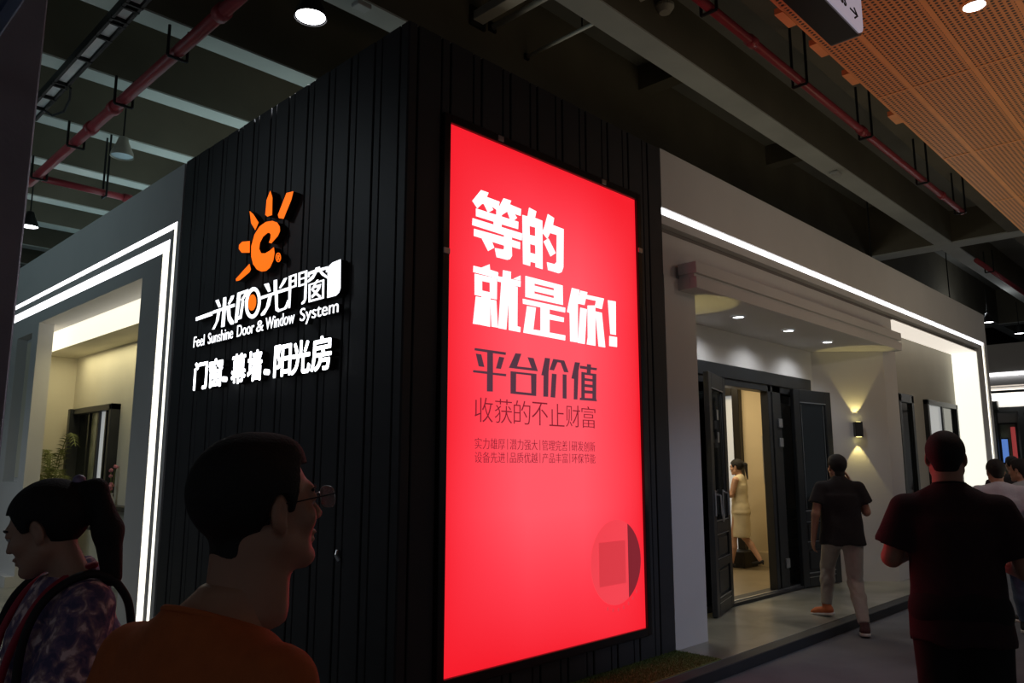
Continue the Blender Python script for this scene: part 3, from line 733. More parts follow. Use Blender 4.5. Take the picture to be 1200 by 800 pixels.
def person(label, loc, heading, height, pose=None, outfit=None, h=0.012, hh=0.006, female=False, group=None):
    """one continuous body (skin) with head, hands and legs; clothes, hair and shoes are its children"""
    pose = pose or {}; outfit = outfit or {}
    root = empty('person', loc, heading - math.pi / 2)
    tag(root, label, 'person', group)
    S = height / 1.72
    wd = outfit.get('wide', 1.0) * (0.90 if female else 1.0)
    sh = 0.178 * wd
    J = dict(sl=(-sh, -0.01, 1.392), sr=(sh, -0.01, 1.392), el=(-0.235 * wd, -0.03, 1.12), er=(0.235 * wd, -0.03, 1.12),
             wl=(-0.245 * wd, 0.02, 0.87), wr=(0.245 * wd, 0.02, 0.87),
             hl=(-0.088, 0, 0.90), hr=(0.088, 0, 0.90), kl=(-0.10, 0.015, 0.48), kr=(0.10, 0.015, 0.48),
             al=(-0.105, -0.02, 0.085), ar=(0.105, -0.02, 0.085), head=(0, 0.025, 1.600), fl=0.12, fr=-0.12)
    J.update(pose)
    for k_ in list(J):
        if not np.isscalar(J[k_]) and k_ not in ('head_rot',):
            J[k_] = np.array(J[k_], float)
    hr_ = J.get('head_rot', (0, 0, 0))
    R = rotm(*hr_) * J.get('hscale', 1.0)
    th = outfit.get('arm', 1.0)
    body = Field((-0.50, -0.45, -0.02), (0.50, 0.50, 1.52), h)
    body.ell((0, 0.005, 1.26), (0.155 * wd, 0.105, 0.20), 0)
    body.ell((0, 0.0, 1.07), (0.128 * wd, 0.100, 0.16), 0.06)
    body.ell((0, -0.01, 0.93), (0.155 * (1.0 if female else wd), 0.112, 0.11), 0.06)
    for q_ in ('sl', 'sr'): body.cone((0, -.012, 1.415), J[q_] * [0.80, 1, 1.0] - [0, 0, .008], 0.060, 0.052, 0.04)
    hc = J['head']
    nb = np.array([0, -0.012, 1.44])
    body.cone(nb - [0, 0, 0.05], hc + R @ np.array([0, -0.030, -0.115]), 0.062 * (0.82 if female else outfit.get('neckr', 1.05)), 0.050 * (0.85 if female else outfit.get('neckr', 1.05)), 0.035)
    for a, b, c, q in (('sl', 'el', 'wl', -1), ('sr', 'er', 'wr', 1)):
        body.cone(J[a], J[b], 0.051 * th, 0.040 * th, 0.03)
        body.cone(J[b], J[c], 0.041 * th, 0.026 * th, 0.015)
    for a, b, c in (('hl', 'kl', 'al'), ('hr', 'kr', 'ar')):
        body.cone(J[a], J[b], 0.082, 0.052, 0.05)
        m = J[b] + (J[c] - J[b]) * 0.35 + np.array([0, -0.018, 0])
        body.cone(J[b], m, 0.050, 0.052, 0.02); body.cone(m, J[c], 0.050, 0.034, 0.02)
    skin = M_skinw if female else M_skin
    bo = body.build('body', skin, root)
    bo.scale = (S,) * 3
    # hands with fingers, head: finer grids, joined to the same body mesh
    parts = [bo.data]
    def merge(F, Rm, T):
        vs, f = F.mesh()
        vs = vs @ Rm.T + T
        me = bpy.data.meshes.new('tmp'); me.from_pydata(vs.tolist(), [], f.tolist())
        parts.append(me)
    merge(head_field(hh, female, outfit.get('neckr', 1.0)), R, hc)
    for c, e, q in (('wl', 'el', -1), ('wr', 'er', 1)):
        w = J[c]; d = (w - J[e]); d = d / np.linalg.norm(d)
        d = J.get('h' + c, d)
        out = J.get('n' + c, np.array([-q * 1.0, 0.25, 0]))
        F = Field(w - 0.16, w + 0.16, 0.005 if h < 0.0125 else 0.007)
        F.cone(w - d * 0.03, w + d * 0.02, 0.027, 0.024, 0)
        hand(F, w, d, out, J.get('curl', 0.45))
        merge(F, np.eye(3), np.zeros(3))
    for s_, q in (('al', 'fl'), ('ar', 'fr')):                         # bare feet inside the shoes
        pass
    bm = bmesh.new()
    for me in parts:
        bm.from_mesh(me)
    for f in bm.faces: f.smooth = True
    bm.to_mesh(bo.data); bm.free()
    # eyes
    for s_ in (-1, 1):
        e = MB()
        bmesh.ops.create_uvsphere(e.bm, u_segments=12, v_segments=8, radius=0.0125)
        eo = e.build('eye', M_eye, root, smooth=True)
        eo.location = (hc + R @ np.array([s_ * 0.031, 0.0765, 0.0])) * S; eo.scale = (S,) * 3
        pu = MB(); bmesh.ops.create_uvsphere(pu.bm, u_segments=10, v_segments=6, radius=0.0068)
        po = pu.build('pupil', M_hair, eo, smooth=True); po.location = R @ np.array([0, 0.0068, -0.001])
        br = MB(); br.path([hc + R @ np.array(v) for v in ((s_ * 0.014, 0.093, 0.018), (s_ * 0.032, 0.090, 0.023), (s_ * 0.048, 0.076, 0.018))], 0.0032, 6)
        b_ = br.build('eyebrow', M_hair, root); b_.scale = (S,) * 3
    style = outfit.get('hair', 'short')
    vh = hair_field(hh, style).build('hair', M_hair, root, (R, hc)); vh.scale = (S,) * 3
    # ------------- clothes
    if outfit.get('top'):
        hem = outfit.get('hem', 0.80); t = outfit.get('ease', 0.020)
        hx, hy = outfit.get('hem_r', (0.175 * wd + t, 0.125 + t))
        F = Field((-0.50, -0.40, hem - 0.06), (0.50, 0.42, 1.54), h)
        if outfit.get('dress'):
            F.etube((0, 0.0, hem - 0.03), (0, -0.01, 0.90), (0.165, 0.130), (0.172, 0.135), 0)
            F.etube((0, -0.01, 0.88), (0, 0, 1.12), (0.172, 0.135), (0.128, 0.102), 0.03)
            F.ell((0, -0.010, 0.945), (0.172, 0.130, 0.150), 0.03)
            F.ell((0, 0, 1.08), (0.140 * wd + .012, 0.112, 0.17), 0.03)
            F.etube((0, 0, 1.08), (0, 0, 1.30), (0.125, 0.100), (0.135, 0.100), 0.05)
        else:
            F.etube((0, 0.0, hem - 0.03), (0, 0.0, 1.30), (hx, hy), (0.142 * wd + t, 0.092 + t), 0)
        F.ell((0, 0.003, 1.27), (0.163 * wd + t, 0.108 + t, 0.20), 0.05)
        for q_ in ('sl', 'sr'): F.cone((0, -.012, 1.415), J[q_] * [0.82, 1, 1.0] - [0, 0, .008], 0.062 + t * .4, 0.055 + t * .4, 0.05)
        F.cone(nb - [0, 0, 0.07], nb + [0, 0.004, 0.005 if not outfit.get('collar') else 0.03], 0.078, 0.068 if not female else 0.055, 0.03)
        sl = outfit.get('sleeve', 0.62)
        for a, b in (('sl', 'el'), ('sr', 'er')):
            if sl > 0:
                e = J[a] + (J[b] - J[a]) * sl
                F.cone(J[a], e, 0.049 * th + t * .5, 0.060 * th + t * outfit.get('flare', 0.7), 0.03, cap=True)
        # neckline and folds
        Xc, Yc, Zc = np.meshgrid(*F.ax, indexing='ij')
        neck = outfit.get('neck', 1.475)
        F.D = np.maximum(F.D, Zc - (neck - 0.45 * np.clip(Yc, -0.05, 0.1)))
        F.D = np.maximum(F.D, hem - Zc + 0.006 * np.sin(Xc * 31) + 0.004 * np.sin(Yc * 45))
        F.D += 0.0035 * np.sin(Xc * 26 + 9 * Zc) * np.sin(Zc * 17 - 7 * Xc) * np.clip((1.35 - Zc) * 5, 0, 1)
        o = F.build(outfit.get('top_name', 'shirt'), outfit['top'], root); o.scale = (S,) * 3
        if outfit.get('top_label'): o['label'] = outfit['top_label']
    if outfit.get('bottom'):
        loose = outfit.get('loose', 0.012)
        F = Field((-0.42, -0.48, 0.02), (0.42, 0.50, 1.10), h)
        F.ell((0, -0.012, 0.93), (0.158 * wd + loose, 0.115 + loose, 0.12), 0)
        F.etube((0, -0.005, 0.90), (0, 0, 1.03), (0.158 * wd + loose, 0.110 + loose), (0.140 * wd + loose, 0.100 + loose), 0.03)
        for a, b, c in (('hl', 'kl', 'al'), ('hr', 'kr', 'ar')):
            cuff = J[c] + (J[b] - J[c]) * 0.06
            F.cone(J[a], J[b], 0.092 + loose, 0.060 + loose, 0.035)
            m = J[b] + (J[c] - J[b]) * 0.35 + np.array([0, -0.012, 0])
            F.cone(J[b], m, 0.060 + loose, 0.058 + loose, 0.02)
            F.cone(m, cuff, 0.058 + loose, 0.040 + loose, 0.02, cap=True)
        Xc, Yc, Zc = np.meshgrid(*F.ax, indexing='ij')
        F.D += 0.0035 * np.sin(Zc * 60 + 12 * np.sin(Xc * 14)) * np.exp(-((Zc - 0.46) / 0.14) ** 2)
        F.D += 0.0030 * np.sin(Zc * 75 + 10 * np.sin(Yc * 12)) * np.exp(-((Zc - 0.15) / 0.08) ** 2)
        o = F.build('trousers', outfit['bottom'], root); o.scale = (S,) * 3
    for a, q, side in (('al', 'fl', -1), ('ar', 'fr', 1)):
        A = J[a]; ang = J[q]; pit = J.get('pitch_' + a, 0.0)
        Rz = np.array(Matrix.Rotation(-ang * 1.0 if False else ang, 3, 'Z') @ Matrix.Rotation(pit, 3, 'X'))
        F = Field((-0.07, -0.12, -0.11), (0.07, 0.22, 0.09), 0.007)
        heel = outfit.get('heels')
        if heel:
            F.cone((0, -0.02, -0.02), (0, 0.10, -0.06), 0.028, 0.030, 0); F.cone((0, 0.10, -0.062), (0, 0.15, -0.068), 0.030, 0.018, 0.01)
            F.cone((0, -0.045, -0.01), (0, -0.045, -0.075), 0.016, 0.010, 0.01)
        else:
            F.cone((0, -0.025, -0.035), (0, 0.11, -0.045), 0.040, 0.040, 0)
            F.ell((0, 0.13, -0.052), (0.044, 0.055, 0.032), 0.02)
            F.cone((0, -0.012, -0.03), (0, -0.004, 0.035), 0.045, 0.044, 0.02, cap=True)
        F.clip(lambda X, Y, Z: -0.066 - Z)
        mm = outfit.get('shoe', M_strap)
        if isinstance(mm, dict): mm = mm[a]
        so = F.build('shoe', mm, root); so.rotation_euler = Matrix(Rz).to_euler(); so.location = A * S; so.scale = (S,) * 3
        if not heel:
            F = Field((-0.08, -0.12, -0.11), (0.08, 0.22, 0.0), 0.006)
            F.cone((0, -0.030, -0.070), (0, 0.135, -0.070), 0.046, 0.050, 0)
            F.clip(lambda X, Y, Z: np.maximum(-0.085 - Z, Z + 0.058))
            F.build('sole', outfit.get('sole', M_sole), so)
    root['S'] = S
    return root, J, S, R, hc

P = 0.09          # height of the raised stand floor
TOP = 4.43

# ------------------------------------------------------------------ floor
fl = MB().box(-22, 40, -22, 30, -0.10, 0.0).build('floor', M_carpet)
tag(fl, kind='structure')
pf = MB().prism([(-0.41, -0.41), (15.2, -0.41), (15.2, 0.02), (8.6, 0.02), (8.6, 4.2), (3.2, 4.2), (3.2, 0.9), (2.6, 3.0), (2.6, 14), (-1.6, 14), (-1.6, 3.6), (-0.41, 3.6)], 0.0, P).build('floor_stand', M_conc)
tag(pf, kind='structure')
kb = MB()
kb.box(-0.45, 15.2, -0.53, -0.412, 0.0, 0.088, 0.006)
tag(kb.build('trim_1', M_kerb), kind='structure')
kb = MB()
kb.box(-0.53, -0.412, -0.53, 3.5, 0.0, 0.088, 0.006)
tag(kb.build('trim_2', M_kerb), kind='structure')

# artificial grass strip in front of the dark wall
def grass():
    bm = bmesh.new()
    rnd = random.Random(3)
    for i in range(16000):
        x = rnd.uniform(-0.40, 2.87) if i % 3 else rnd.uniform(1.6, 2.87); y = rnd.uniform(-0.40, -0.005)
        h = rnd.uniform(0.010, 0.022); a = rnd.uniform(0, 6.28); w = 0.003
        dx, dy = math.cos(a) * w, math.sin(a) * w; lx, ly = rnd.uniform(-.008, .008), rnd.uniform(-.008, .008)
        v = [bm.verts.new((x - dx, y - dy, P + .002)), bm.verts.new((x + dx, y + dy, P + .002)), bm.verts.new((x + lx, y + ly, P + h))]
        bm.faces.new(v)
    b = MB(); b.bm.free(); b.bm = bm
    b.box(-0.41, 2.88, -0.41, -0.001, P, P + 0.004)
    me = bpy.data.meshes.new('artificial_grass'); bm.to_mesh(me); bm.free()
    o = link('artificial_grass', me, M_grass)
    tag(o, 'strip of short green artificial grass at the foot of the black wall', 'grass', kind='stuff')
grass()

# ------------------------------------------------------------------ black clad corner block
wb_ = MB().box(0.02, 2.86, 0.02, 3.42, P, TOP).build('wall_corner', M_blackd)
tag(wb_, kind='structure')
mesh_cache = {}
def board(w, t, z0, z1, axis):
    key = (round(w, 3), t, z0, z1, axis)
    if key not in mesh_cache:
        b = MB()
        if axis == 'x': b.box(0, w, -t, 0.02, z0, z1, 0.004)
        else: b.box(-t, 0.02, 0, w, z0, z1, 0.004)
        bmesh.ops.recalc_face_normals(b.bm, faces=b.bm.faces[:])
        me = bpy.data.meshes.new('cladding_board'); b.bm.to_mesh(me); b.bm.free(); me.materials.append(M_black)
        mesh_cache[key] = me
    o = bpy.data.objects.new('cladding_board', mesh_cache[key]); COL.objects.link(o); o.parent = wb_
    return o
g = 0.014
board(0.08 - g, 0.006, P, TOP, 'x').location = (0.0, 0, 0)
board(0.204 - g, 0.006, P, TOP, 'x').location = (0.08, 0, 0)
for k in range(9):
    x = 0.284 + 0.2877 * k
    board(0.078 - g, 0.003, P, TOP, 'x').location = (x, 0, 0)
    board(0.2097 - g, 0.006, P, TOP, 'x').location = (x + 0.078, 0, 0)
for k in range(12):
    y = 0.252 + 0.2655 * k if False else 0.09 + 0.281 * k
    if k == 0:
        board(0.09 - g, 0.006, P, TOP, 'y').location = (0, 0.0, 0)
    board(0.20 - g, 0.006, P, TOP, 'y').location = (0, y, 0)
    if k < 11: board(0.081 - g, 0.003, P, TOP, 'y').location = (0, y + 0.20, 0)

# ------------------------------------------------------------------ red lightbox
lb = empty('lightbox_sign', (0.34, -0.03, 0.33))
tag(lb, 'tall red backlit advertising lightbox in a glossy black frame on the black wall', 'lightbox')
def inlb(o):
    o.location = Vector(o.location) - Vector((0.34, -0.03, 0.33)); return o
X0, X1, Z0, Z1 = 0.339, 2.440, 0.335, 3.834
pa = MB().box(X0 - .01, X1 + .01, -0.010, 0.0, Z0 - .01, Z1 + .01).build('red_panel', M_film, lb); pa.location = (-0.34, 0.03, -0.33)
for nm, a in (('frame_bar', (X0 - .058, X0, -.035, .012, Z0 - .06, Z1 + .058)), ('frame_bar', (X1, X1 + .055, -.035, .012, Z0 - .06, Z1 + .058)),
              ('frame_bar', (X0, X1, -.035, .012, Z1, Z1 + .058)), ('frame_bar', (X0, X1, -.035, .012, Z0 - .06, Z0))):
    o = MB().box(*a, 0.004).build(nm, M_gloss, lb); o.location = (-0.34, 0.03, -0.33)
for x, z in ((0.80, Z1 + .03), (1.98, Z1 + .03), (0.31, 2.95), (2.47, 3.39)):
    o = MB().box(x - .028, x + .028, -.042, -.030, z - .02, z + .02, 0.003).build('frame_clip', M_bead, lb); o.location = (-0.34, 0.03, -0.33)
LO = (-0.34, 0.03 - 0.012, -0.33)
for k, gl in POSTER_GLYPHS.items():
    glyph('character', gl, 'poster', 0.003, M_txtw if k.startswith('glyph') else M_txtd, lb, LO)
chars = '收获的不止财富'
for i, c in enumerate(chars):
    u = 0.590 + i * 0.182
    line('character', c, (u, u + 0.165, 1.868, 2.030), 'poster', 0.002, M_txtr, lb, LO, -0.012)
for row, (w0, w1) in (('实力雄厚|潜力强大|管理完善|研发创新', (1.694, 1.766)), ('设备先进|品质优越|产品丰富|环保节能', (1.606, 1.676))):
    for q, t in enumerate(row.split('|')):
        u = 0.594 + q * 0.3230
        line('text_line', t, (u, u + 0.275, w0, w1), 'poster', 0.002, M_txtr, lb, LO, -0.012)
        if q < 3:
            o = MB().box(u + .298, u + .301, -.001, .001, w0, w1).build('divider', M_txtr, lb); o.location = LO
# round emblem near the foot of the poster
m1 = mat('emblem_muted_red', (0.5, 0.05, 0.06), 0.5, emit=(0.86, 0.052, 0.072), es=1.0)
m2 = mat('emblem_square_red', (0.5, 0.05, 0.06), 0.5, emit=(0.66, 0.038, 0.052), es=1.0)
m3 = mat('emblem_dark_segment', (0.15, 0.02, 0.03), 0.5, emit=(0.20, 0.014, 0.022), es=1.0)
cx, cz, R_ = 2.075, 0.865, 0.315
def arc(a0, a1, n=24): return [(cx + R_ * math.cos(a0 + (a1 - a0) * i / n), cz + R_ * math.sin(a0 + (a1 - a0) * i / n)) for i in range(n + 1)]
glyph('emblem_disc', [[arc(0, 2 * math.pi - .1, 40)]], 'poster', 0.002, m1, lb, LO)
glyph('emblem_square', [[[(1.86, .70), (2.19, .70), (2.19, 1.02), (1.86, 1.02)]]], 'poster', 0.004, m2, lb, LO)
th_ = math.acos((2.225 - cx) / R_)
glyph('emblem_segment', [[arc(-th_, th_, 20)]], 'poster', 0.005, m3, lb, LO)
for i in range(7):
    a = rad(250 + i * 11)
    x = cx + (R_ + .035) * math.cos(a); z = cz + (R_ + .035) * math.sin(a)
    o = MB().box(x - .008, x + .008, -.001, .001, z - .012, z + .012).build('emblem_tick', m2, lb); o.location = LO

# ------------------------------------------------------------------ illuminated sign on the left black wall
sg = empty('shop_sign', (-0.07, 1.7, 2.2))
tag(sg, 'illuminated shop sign of orange sun emblem above white Chinese and English lettering on black wall', 'sign')
SO = (-0.025, -1.7, -2.2)
def sign_part(name, groups, m, dz=0.0):
    o = glyph(name, groups, 'left', 0.003, m, sg, (SO[0] + 0.024, SO[1], SO[2]))
    s = glyph('side_return', groups, 'left', 0.055, M_signside, o, (0.031, 0, 0))
    return o
for i, gp in enumerate(SIGN_SHAPES['sun_ray']): sign_part('sun_ray', [gp], M_orsign)
sign_part('sun_curl', SIGN_SHAPES['sun_curl'], M_orsign)
sign_part('registered_mark', SIGN_SHAPES['registered_mark'], M_orsign)
for k, gp in SIGN_SHAPES.items():
    if k.startswith('brand_') and k != 'brand_dot' and k != 'brand_seal':
        sign_part('character', gp, M_whsign)
sign_part('orange_dot', SIGN_SHAPES['brand_dot'], M_orsign)
sl_ = sign_part('seal', SIGN_SHAPES['brand_seal'], M_whsign)
m4 = mat('seal_print', (0.5, 0.55, 0.65), 0.5, emit=(0.55, 0.62, 0.75), es=1.0)
line('seal_print', '系', (0.705, 0.625, 2.86, 2.91), 'left', 0.002, m4, sl_, (-0.008, 0, 0), -0.01)
line('seal_print', '统', (0.705, 0.625, 2.74, 2.80), 'left', 0.002, m4, sl_, (-0.008, 0, 0), -0.01)
# English line, word by word, and the Chinese line below
EN = [('Feel', 2.796, 2.590), ('Sunshine', 2.520, 2.080), ('Door', 2.010, 1.735), ('&', 1.700, 1.590), ('Window', 1.560, 1.150), ('System', 1.075, 0.597)]
for t, u0, u1 in EN:
    hi = 2.672 if t != '&' else 2.665
    lo = 2.580 if t != 'System' else 2.552
    line('word', t, (u0, u1, lo, hi), 'left', 0.003, M_whsign, sg, (SO[0] + .024, SO[1], SO[2]), 0.0, 0.04)
CN = [('门', 2.738, 2.500), ('窗', 2.460, 2.225), ('幕', 2.062, 1.840), ('墙', 1.800, 1.590), ('阳', 1.402, 1.175), ('光', 1.160, 0.925), ('房', 0.905, 0.665)]
for t, u0, u1 in CN:
    line('character', t, (u0, u1, 2.215, 2.440), 'left', 0.003, M_whsign, sg, (SO[0] + .024, SO[1], SO[2]), 0.006, 0.05)
for y in (2.17, 1.50):
    dd = MB().tube((-.02, y - 1.7 + SO[1] + 1.7, 2.262 - 2.2), (.01, y - 1.7 + SO[1] + 1.7, 2.262 - 2.2), 0.022, n=16).build('dot', M_whsign, sg)
tag(MB().path([(-.012, .60, 1.06), (-.03, .585, 1.03), (-.02, .56, 1.00)], 0.012).build('wall_hook', M_bead), 'small metal hook low on the black cladding near the corner', 'hook')

# ------------------------------------------------------------------ right facade
wr = MB()
wr.box(2.872, 13.84, 0.0, 0.35, 3.885, TOP + .01)            # fascia
wr.box(13.66, 13.84, 0.0, 1.6, P, 3.885)                     # end pier
wr.box(2.872, 13.60, 0.026, 0.35, 3.742, 3.828)              # lit band
wr.box(13.36, 13.60, 0.026, 0.35, P, 3.742)
wr.box(13.10, 13.36, 0.0, 0.36, P, 3.66)
wr.box(2.872, 8.73, 0.03, 0.35, 3.26, 3.665)                 # wall above canopy
wr.box(2.872, 3.38, 0.0, 0.9, P, 3.26)                       # left pillar
wr.box(8.30, 8.80, 0.03, 0.42, P, 3.26)                      # right pillar
wr.box(8.73, 13.1, 0.0, 0.42, 3.655, 3.665)
wr = wr.build('wall_right', M_white)
tag(wr, kind='structure')
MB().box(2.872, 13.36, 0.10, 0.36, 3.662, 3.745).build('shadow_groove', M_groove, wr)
MB().box(2.88, 13.66, 0.024, 0.06, 3.828, 3.886).build('led_strip', M_led, wr)
MB().box(13.60, 13.66, 0.024, 0.06, P, 3.828).build('led_strip', M_ledw, wr)
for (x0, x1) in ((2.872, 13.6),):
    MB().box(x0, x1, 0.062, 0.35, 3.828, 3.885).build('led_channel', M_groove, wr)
# niche
MB().box(8.76, 13.1, 0.42, 0.50, P, 3.66).build('niche_wall', M_niche, wr)
MB().box(8.74, 13.1, 0.01, 0.42, 3.640, 3.656).build('glow_panel', M_panel, wr)  # niche soffit; emission stands in for the light falling on it
mret = mat('glow_return', (0.8, 0.8, 0.75), 0.6, emit=(1.0, 0.99, 0.86), es=0.98)
MB().box(13.085, 13.10, 0.01, 0.42, P, 3.64).build('glow_panel', mret, wr)  # niche return wall, its lit brightness put in as emission
MB().box(13.36, 13.66, 0.35, 1.6, P, 3.885).build('end_wall', M_white, wr)
MB().box(2.872, 13.66, 0.35, 0.5, 3.66, TOP).build('fascia_core', M_white, wr)
# entrance recess
bw = MB()
bw.box(4.03, 4.40, 0.76, 0.86, P, 3.15)
bw.box(7.46, 7.66, 0.76, 0.86, P, 3.15)
bw.box(4.40, 7.46, 0.76, 0.86, 2.74, 3.15)
def slab(b, p, q, t, z0, z1):
    p = Vector((*p, 0)); q = Vector((*q, 0)); d = (q - p).normalized(); n = Vector((-d.y, d.x, 0)) * t
    b.prism([(p.x, p.y), (q.x, q.y), (q.x + n.x, q.y + n.y), (p.x + n.x, p.y + n.y)], z0, z1)
slab(bw, (8.3, 0.03), (7.65, 0.76), -0.08, P, 3.15)
slab(bw, (3.38, 0.03), (4.03, 0.76), 0.08, P, 3.15)
bw = bw.build('wall_entrance', M_white); tag(bw, kind='structure')
# canopy
cp = MB()
cp.box(3.10, 8.42, -0.19, 0.0, 3.29, 3.395, 0.004)
cp.box(3.12, 8.39, -0.155, 0.0, 3.255, 3.29)
cp.box(3.10, 8.42, -0.19, -0.12, 3.15, 3.257, 0.004)
cp.box(3.10, 3.16, -0.12, 0.0, 3.15, 3.257)
cp.box(8.36, 8.42, -0.12, 0.0, 3.15, 3.257)
cp = cp.build('canopy', M_white); tag(cp, 'long white stepped canopy projecting over the entrance doors', 'canopy')
so_ = MB().box(3.16, 8.36, -0.12, 0.0, 3.152, 3.20).build('soffit', M_white, cp)
so2 = MB().prism([(3.38, 0.0), (8.3, 0.0), (8.3, 0.03), (7.65, 0.78), (4.03, 0.78), (3.38, 0.03)], 3.152, 3.25).build('soffit', M_white, cp)
for x, y in ((4.59, .21), (5.76, .20), (6.91, .22)):
    t = empty('recessed_downlight', (x, y, 3.147))
    tag(t, {4.59: 'recessed downlight in the canopy soffit, nearest the left pillar', 5.76: 'recessed downlight in the middle of the canopy soffit', 6.91: 'recessed downlight in the canopy soffit, nearest the wall lamp'}[x], 'downlight', 'recessed downlights under the entrance canopy')
    MB().lathe([(0.075, 0.003), (0.062, -0.012), (0.055, -0.002), (0.055, 0.003)], 24).build('trim_ring', M_bead, t, True)
    MB().lathe([(0.0, -0.006), (0.055, -0.006), (0.055, 0.003)], 24).build('lens', M_bulb, t, True)
    lamp('downlight_beam', 'SPOT', (x, y + .02, 3.12), 15, (0.95, 0.97, 1.0), 0.03, angle=128, blend=0.7, rot=(rad(17), 0, 0))
# wall lamp on the splayed wall
WL = Vector((8.00, 0.335, 2.08)); nrm = Vector((-0.747, -0.665, 0))
wl = empty('wall_lamp', WL, math.atan2(nrm.y, nrm.x))
tag(wl, 'small black up and down wall lamp casting yellow light beside the entrance', 'wall lamp')
MB().box(0.0, 0.085, -0.05, 0.05, -0.10, 0.10, 0.005).build('housing', M_gloss, wl)
mb_ = mat('yellow_lamp_lens', (0.9, 0.8, 0.3), 0.4, emit=(1.0, 0.85, 0.30), es=6)
MB().box(0.02, 0.07, -0.03, 0.03, 0.10, 0.102).build('lens', mb_, wl)
MB().box(0.02, 0.07, -0.03, 0.03, -0.102, -0.10).build('lens', mb_, wl)
YEL = (1.0, 0.80, 0.28)
for px, py, sgn in ((WL.x, WL.y, 1), (WL.x, WL.y, -1)):
    c = Vector((px, py, 2.08 + sgn * 0.115)) + nrm * 0.045
    lamp('wall_lamp_beam', 'SPOT', c, 9, YEL, 0.012, angle=58, blend=0.12, rot=(0 if sgn < 0 else math.pi, 0, 0))
c2_ = Vector((3.68, 0.335, 2.2)) + Vector((0.05, -0.03, 0))
wl2 = empty('wall_lamp', (3.67, 0.355, 2.08), rad(-42))
tag(wl2, 'black wall lamp hidden behind the left entrance pillar, lighting the soffit yellow', 'wall lamp')
MB().box(0.0, 0.085, -0.05, 0.05, -0.10, 0.10, 0.005).build('housing', M_gloss, wl2)
lamp('wall_lamp_beam', 'SPOT', c2_, 9, YEL, 0.012, angle=58, blend=0.2, rot=(math.pi, 0, 0))
lamp('wall_lamp_beam', 'SPOT', c2_ - Vector((0, 0, .24)), 9, YEL, 0.012, angle=58, blend=0.2)

# ------------------------------------------------------------------ entrance doors
dr = MB()
dr.box(4.40, 7.46, 0.70, 0.86, 2.58, 2.74, 0.006)
dr.box(4.40, 4.50, 0.70, 0.86, P, 2.58, 0.005)
dr.box(4.94, 5.09, 0.72, 0.86, P, 2.58, 0.005)
dr.box(6.22, 6.30, 0.72, 0.82, P, 2.58, 0.005)
dr.box(6.34, 6.56, 0.72, 0.86, P, 2.58, 0.005)
dr.box(7.36, 7.46, 0.70, 0.86, P, 2.58, 0.005)
dr.box(6.30, 6.34, 0.76, 0.86, P, 2.58)
dr.box(4.50, 7.36, 0.72, 0.86, 2.50, 2.58, 0.004)
dr = dr.build('door_1', M_door); tag(dr, kind='structure')
MB().box(4.50, 7.36, 0.66, 0.90, P, P + 0.035, 0.004).build('threshold', M_kerb, dr)
MB().box(4.50, 7.36, 0.71, 0.74, P + .035, P + 0.045).build('threshold_track', M_bead, dr)
MB().box(4.50, 4.94, 0.79, 0.81, P, 2.50).build('side_pane', M_glass, dr)
MB().box(6.56, 7.36, 0.79, 0.81, P, 2.50).build('side_pane', M_glass, dr)
for z in (2.12, 1.88, 0.42):
    MB().box(6.455, 6.545, 0.700, 0.722, z - .055, z + .055, 0.004).build('hinge', M_bead, dr)
def leaf(hx, hy, ang, w=0.82, flip=False):
    r = empty('door_leaf', (hx, hy, P + 0.01), ang, dr)
    H_ = 2.47; t = 0.055
    b = MB()
    st = 0.13
    b.box(0, st, -t, 0, 0, H_, 0.006); b.box(w - st, w, -t, 0, 0, H_, 0.006)
    b.box(st, w - st, -t, 0, H_ - .16, H_, 0.006); b.box(st, w - st, -t, 0, 0.0, 0.16, 0.006)
    b.box(st, w - st, -t, 0, 0.80, 0.92, 0.006); b.box(st, w - st, -t, 0, 0.46, 0.54, 0.004)
    b.box(st, w - st, -t * .6, -t * .4, 0.16, 0.80)
    b.build('leaf_frame', M_door, r)
    MB().box(st, w - st, -t * .62, -t * .38, 0.92, H_ - .16).build('glass_pane', M_glass, r)
    for q in (-1, 1):
        y = -t - .002 if q < 0 else .002
        m_ = MB()
        for x in (st + .04, w - st - .045):
            m_.box(x, x + .005, -t * .5 + q * .014 - .002, -t * .5 + q * .014 + .002, 0.95, H_ - .19)
        m_.box(st, w - st, min(y, y - q * .01), max(y, y - q * .01), H_ - .172, H_ - .160)
        m_.box(st, w - st, min(y, y - q * .01), max(y, y - q * .01), 0.925, 0.935)
        m_.box(st, w - st, min(y, y - q * .01), max(y, y - q * .01), 0.79, 0.797)
        m_.box(st, w - st, min(y, y - q * .01), max(y, y - q * .01), 0.545, 0.552)
        m_.box(st, w - st, min(y, y - q * .01), max(y, y - q * .01), 0.165, 0.175)
        m_.box(st, w - st, min(y, y - q * .01), max(y, y - q * .01), 0.115, 0.121)
        m_.build('silver_bead', M_bead, r)
        p_ = MB(); p_.box(st + .05, w - st - .05, min(-t * .5, -t * .5 + q * .02), max(-t * .5, -t * .5 + q * .02), 0.57, 0.76, 0.012)
        p_.box(st + .05, w - st - .05, min(-t * .5, -t * .5 + q * .02), max(-t * .5, -t * .5 + q * .02), 0.20, 0.43, 0.012)
        p_.build('raised_panel', M_door, r)
    return r
lf = leaf(5.10, 0.68, rad(180 + 17), 0.80)
lf2 = leaf(6.80, 0.705, rad(-9), 0.85)
for z in (2.03, 1.79):                   # lock plates on the left leaf
    MB().box(0.44, 0.50, 0.0, 0.010, z - .055, z + .055, 0.003).build('hinge_plate', M_bead, lf)
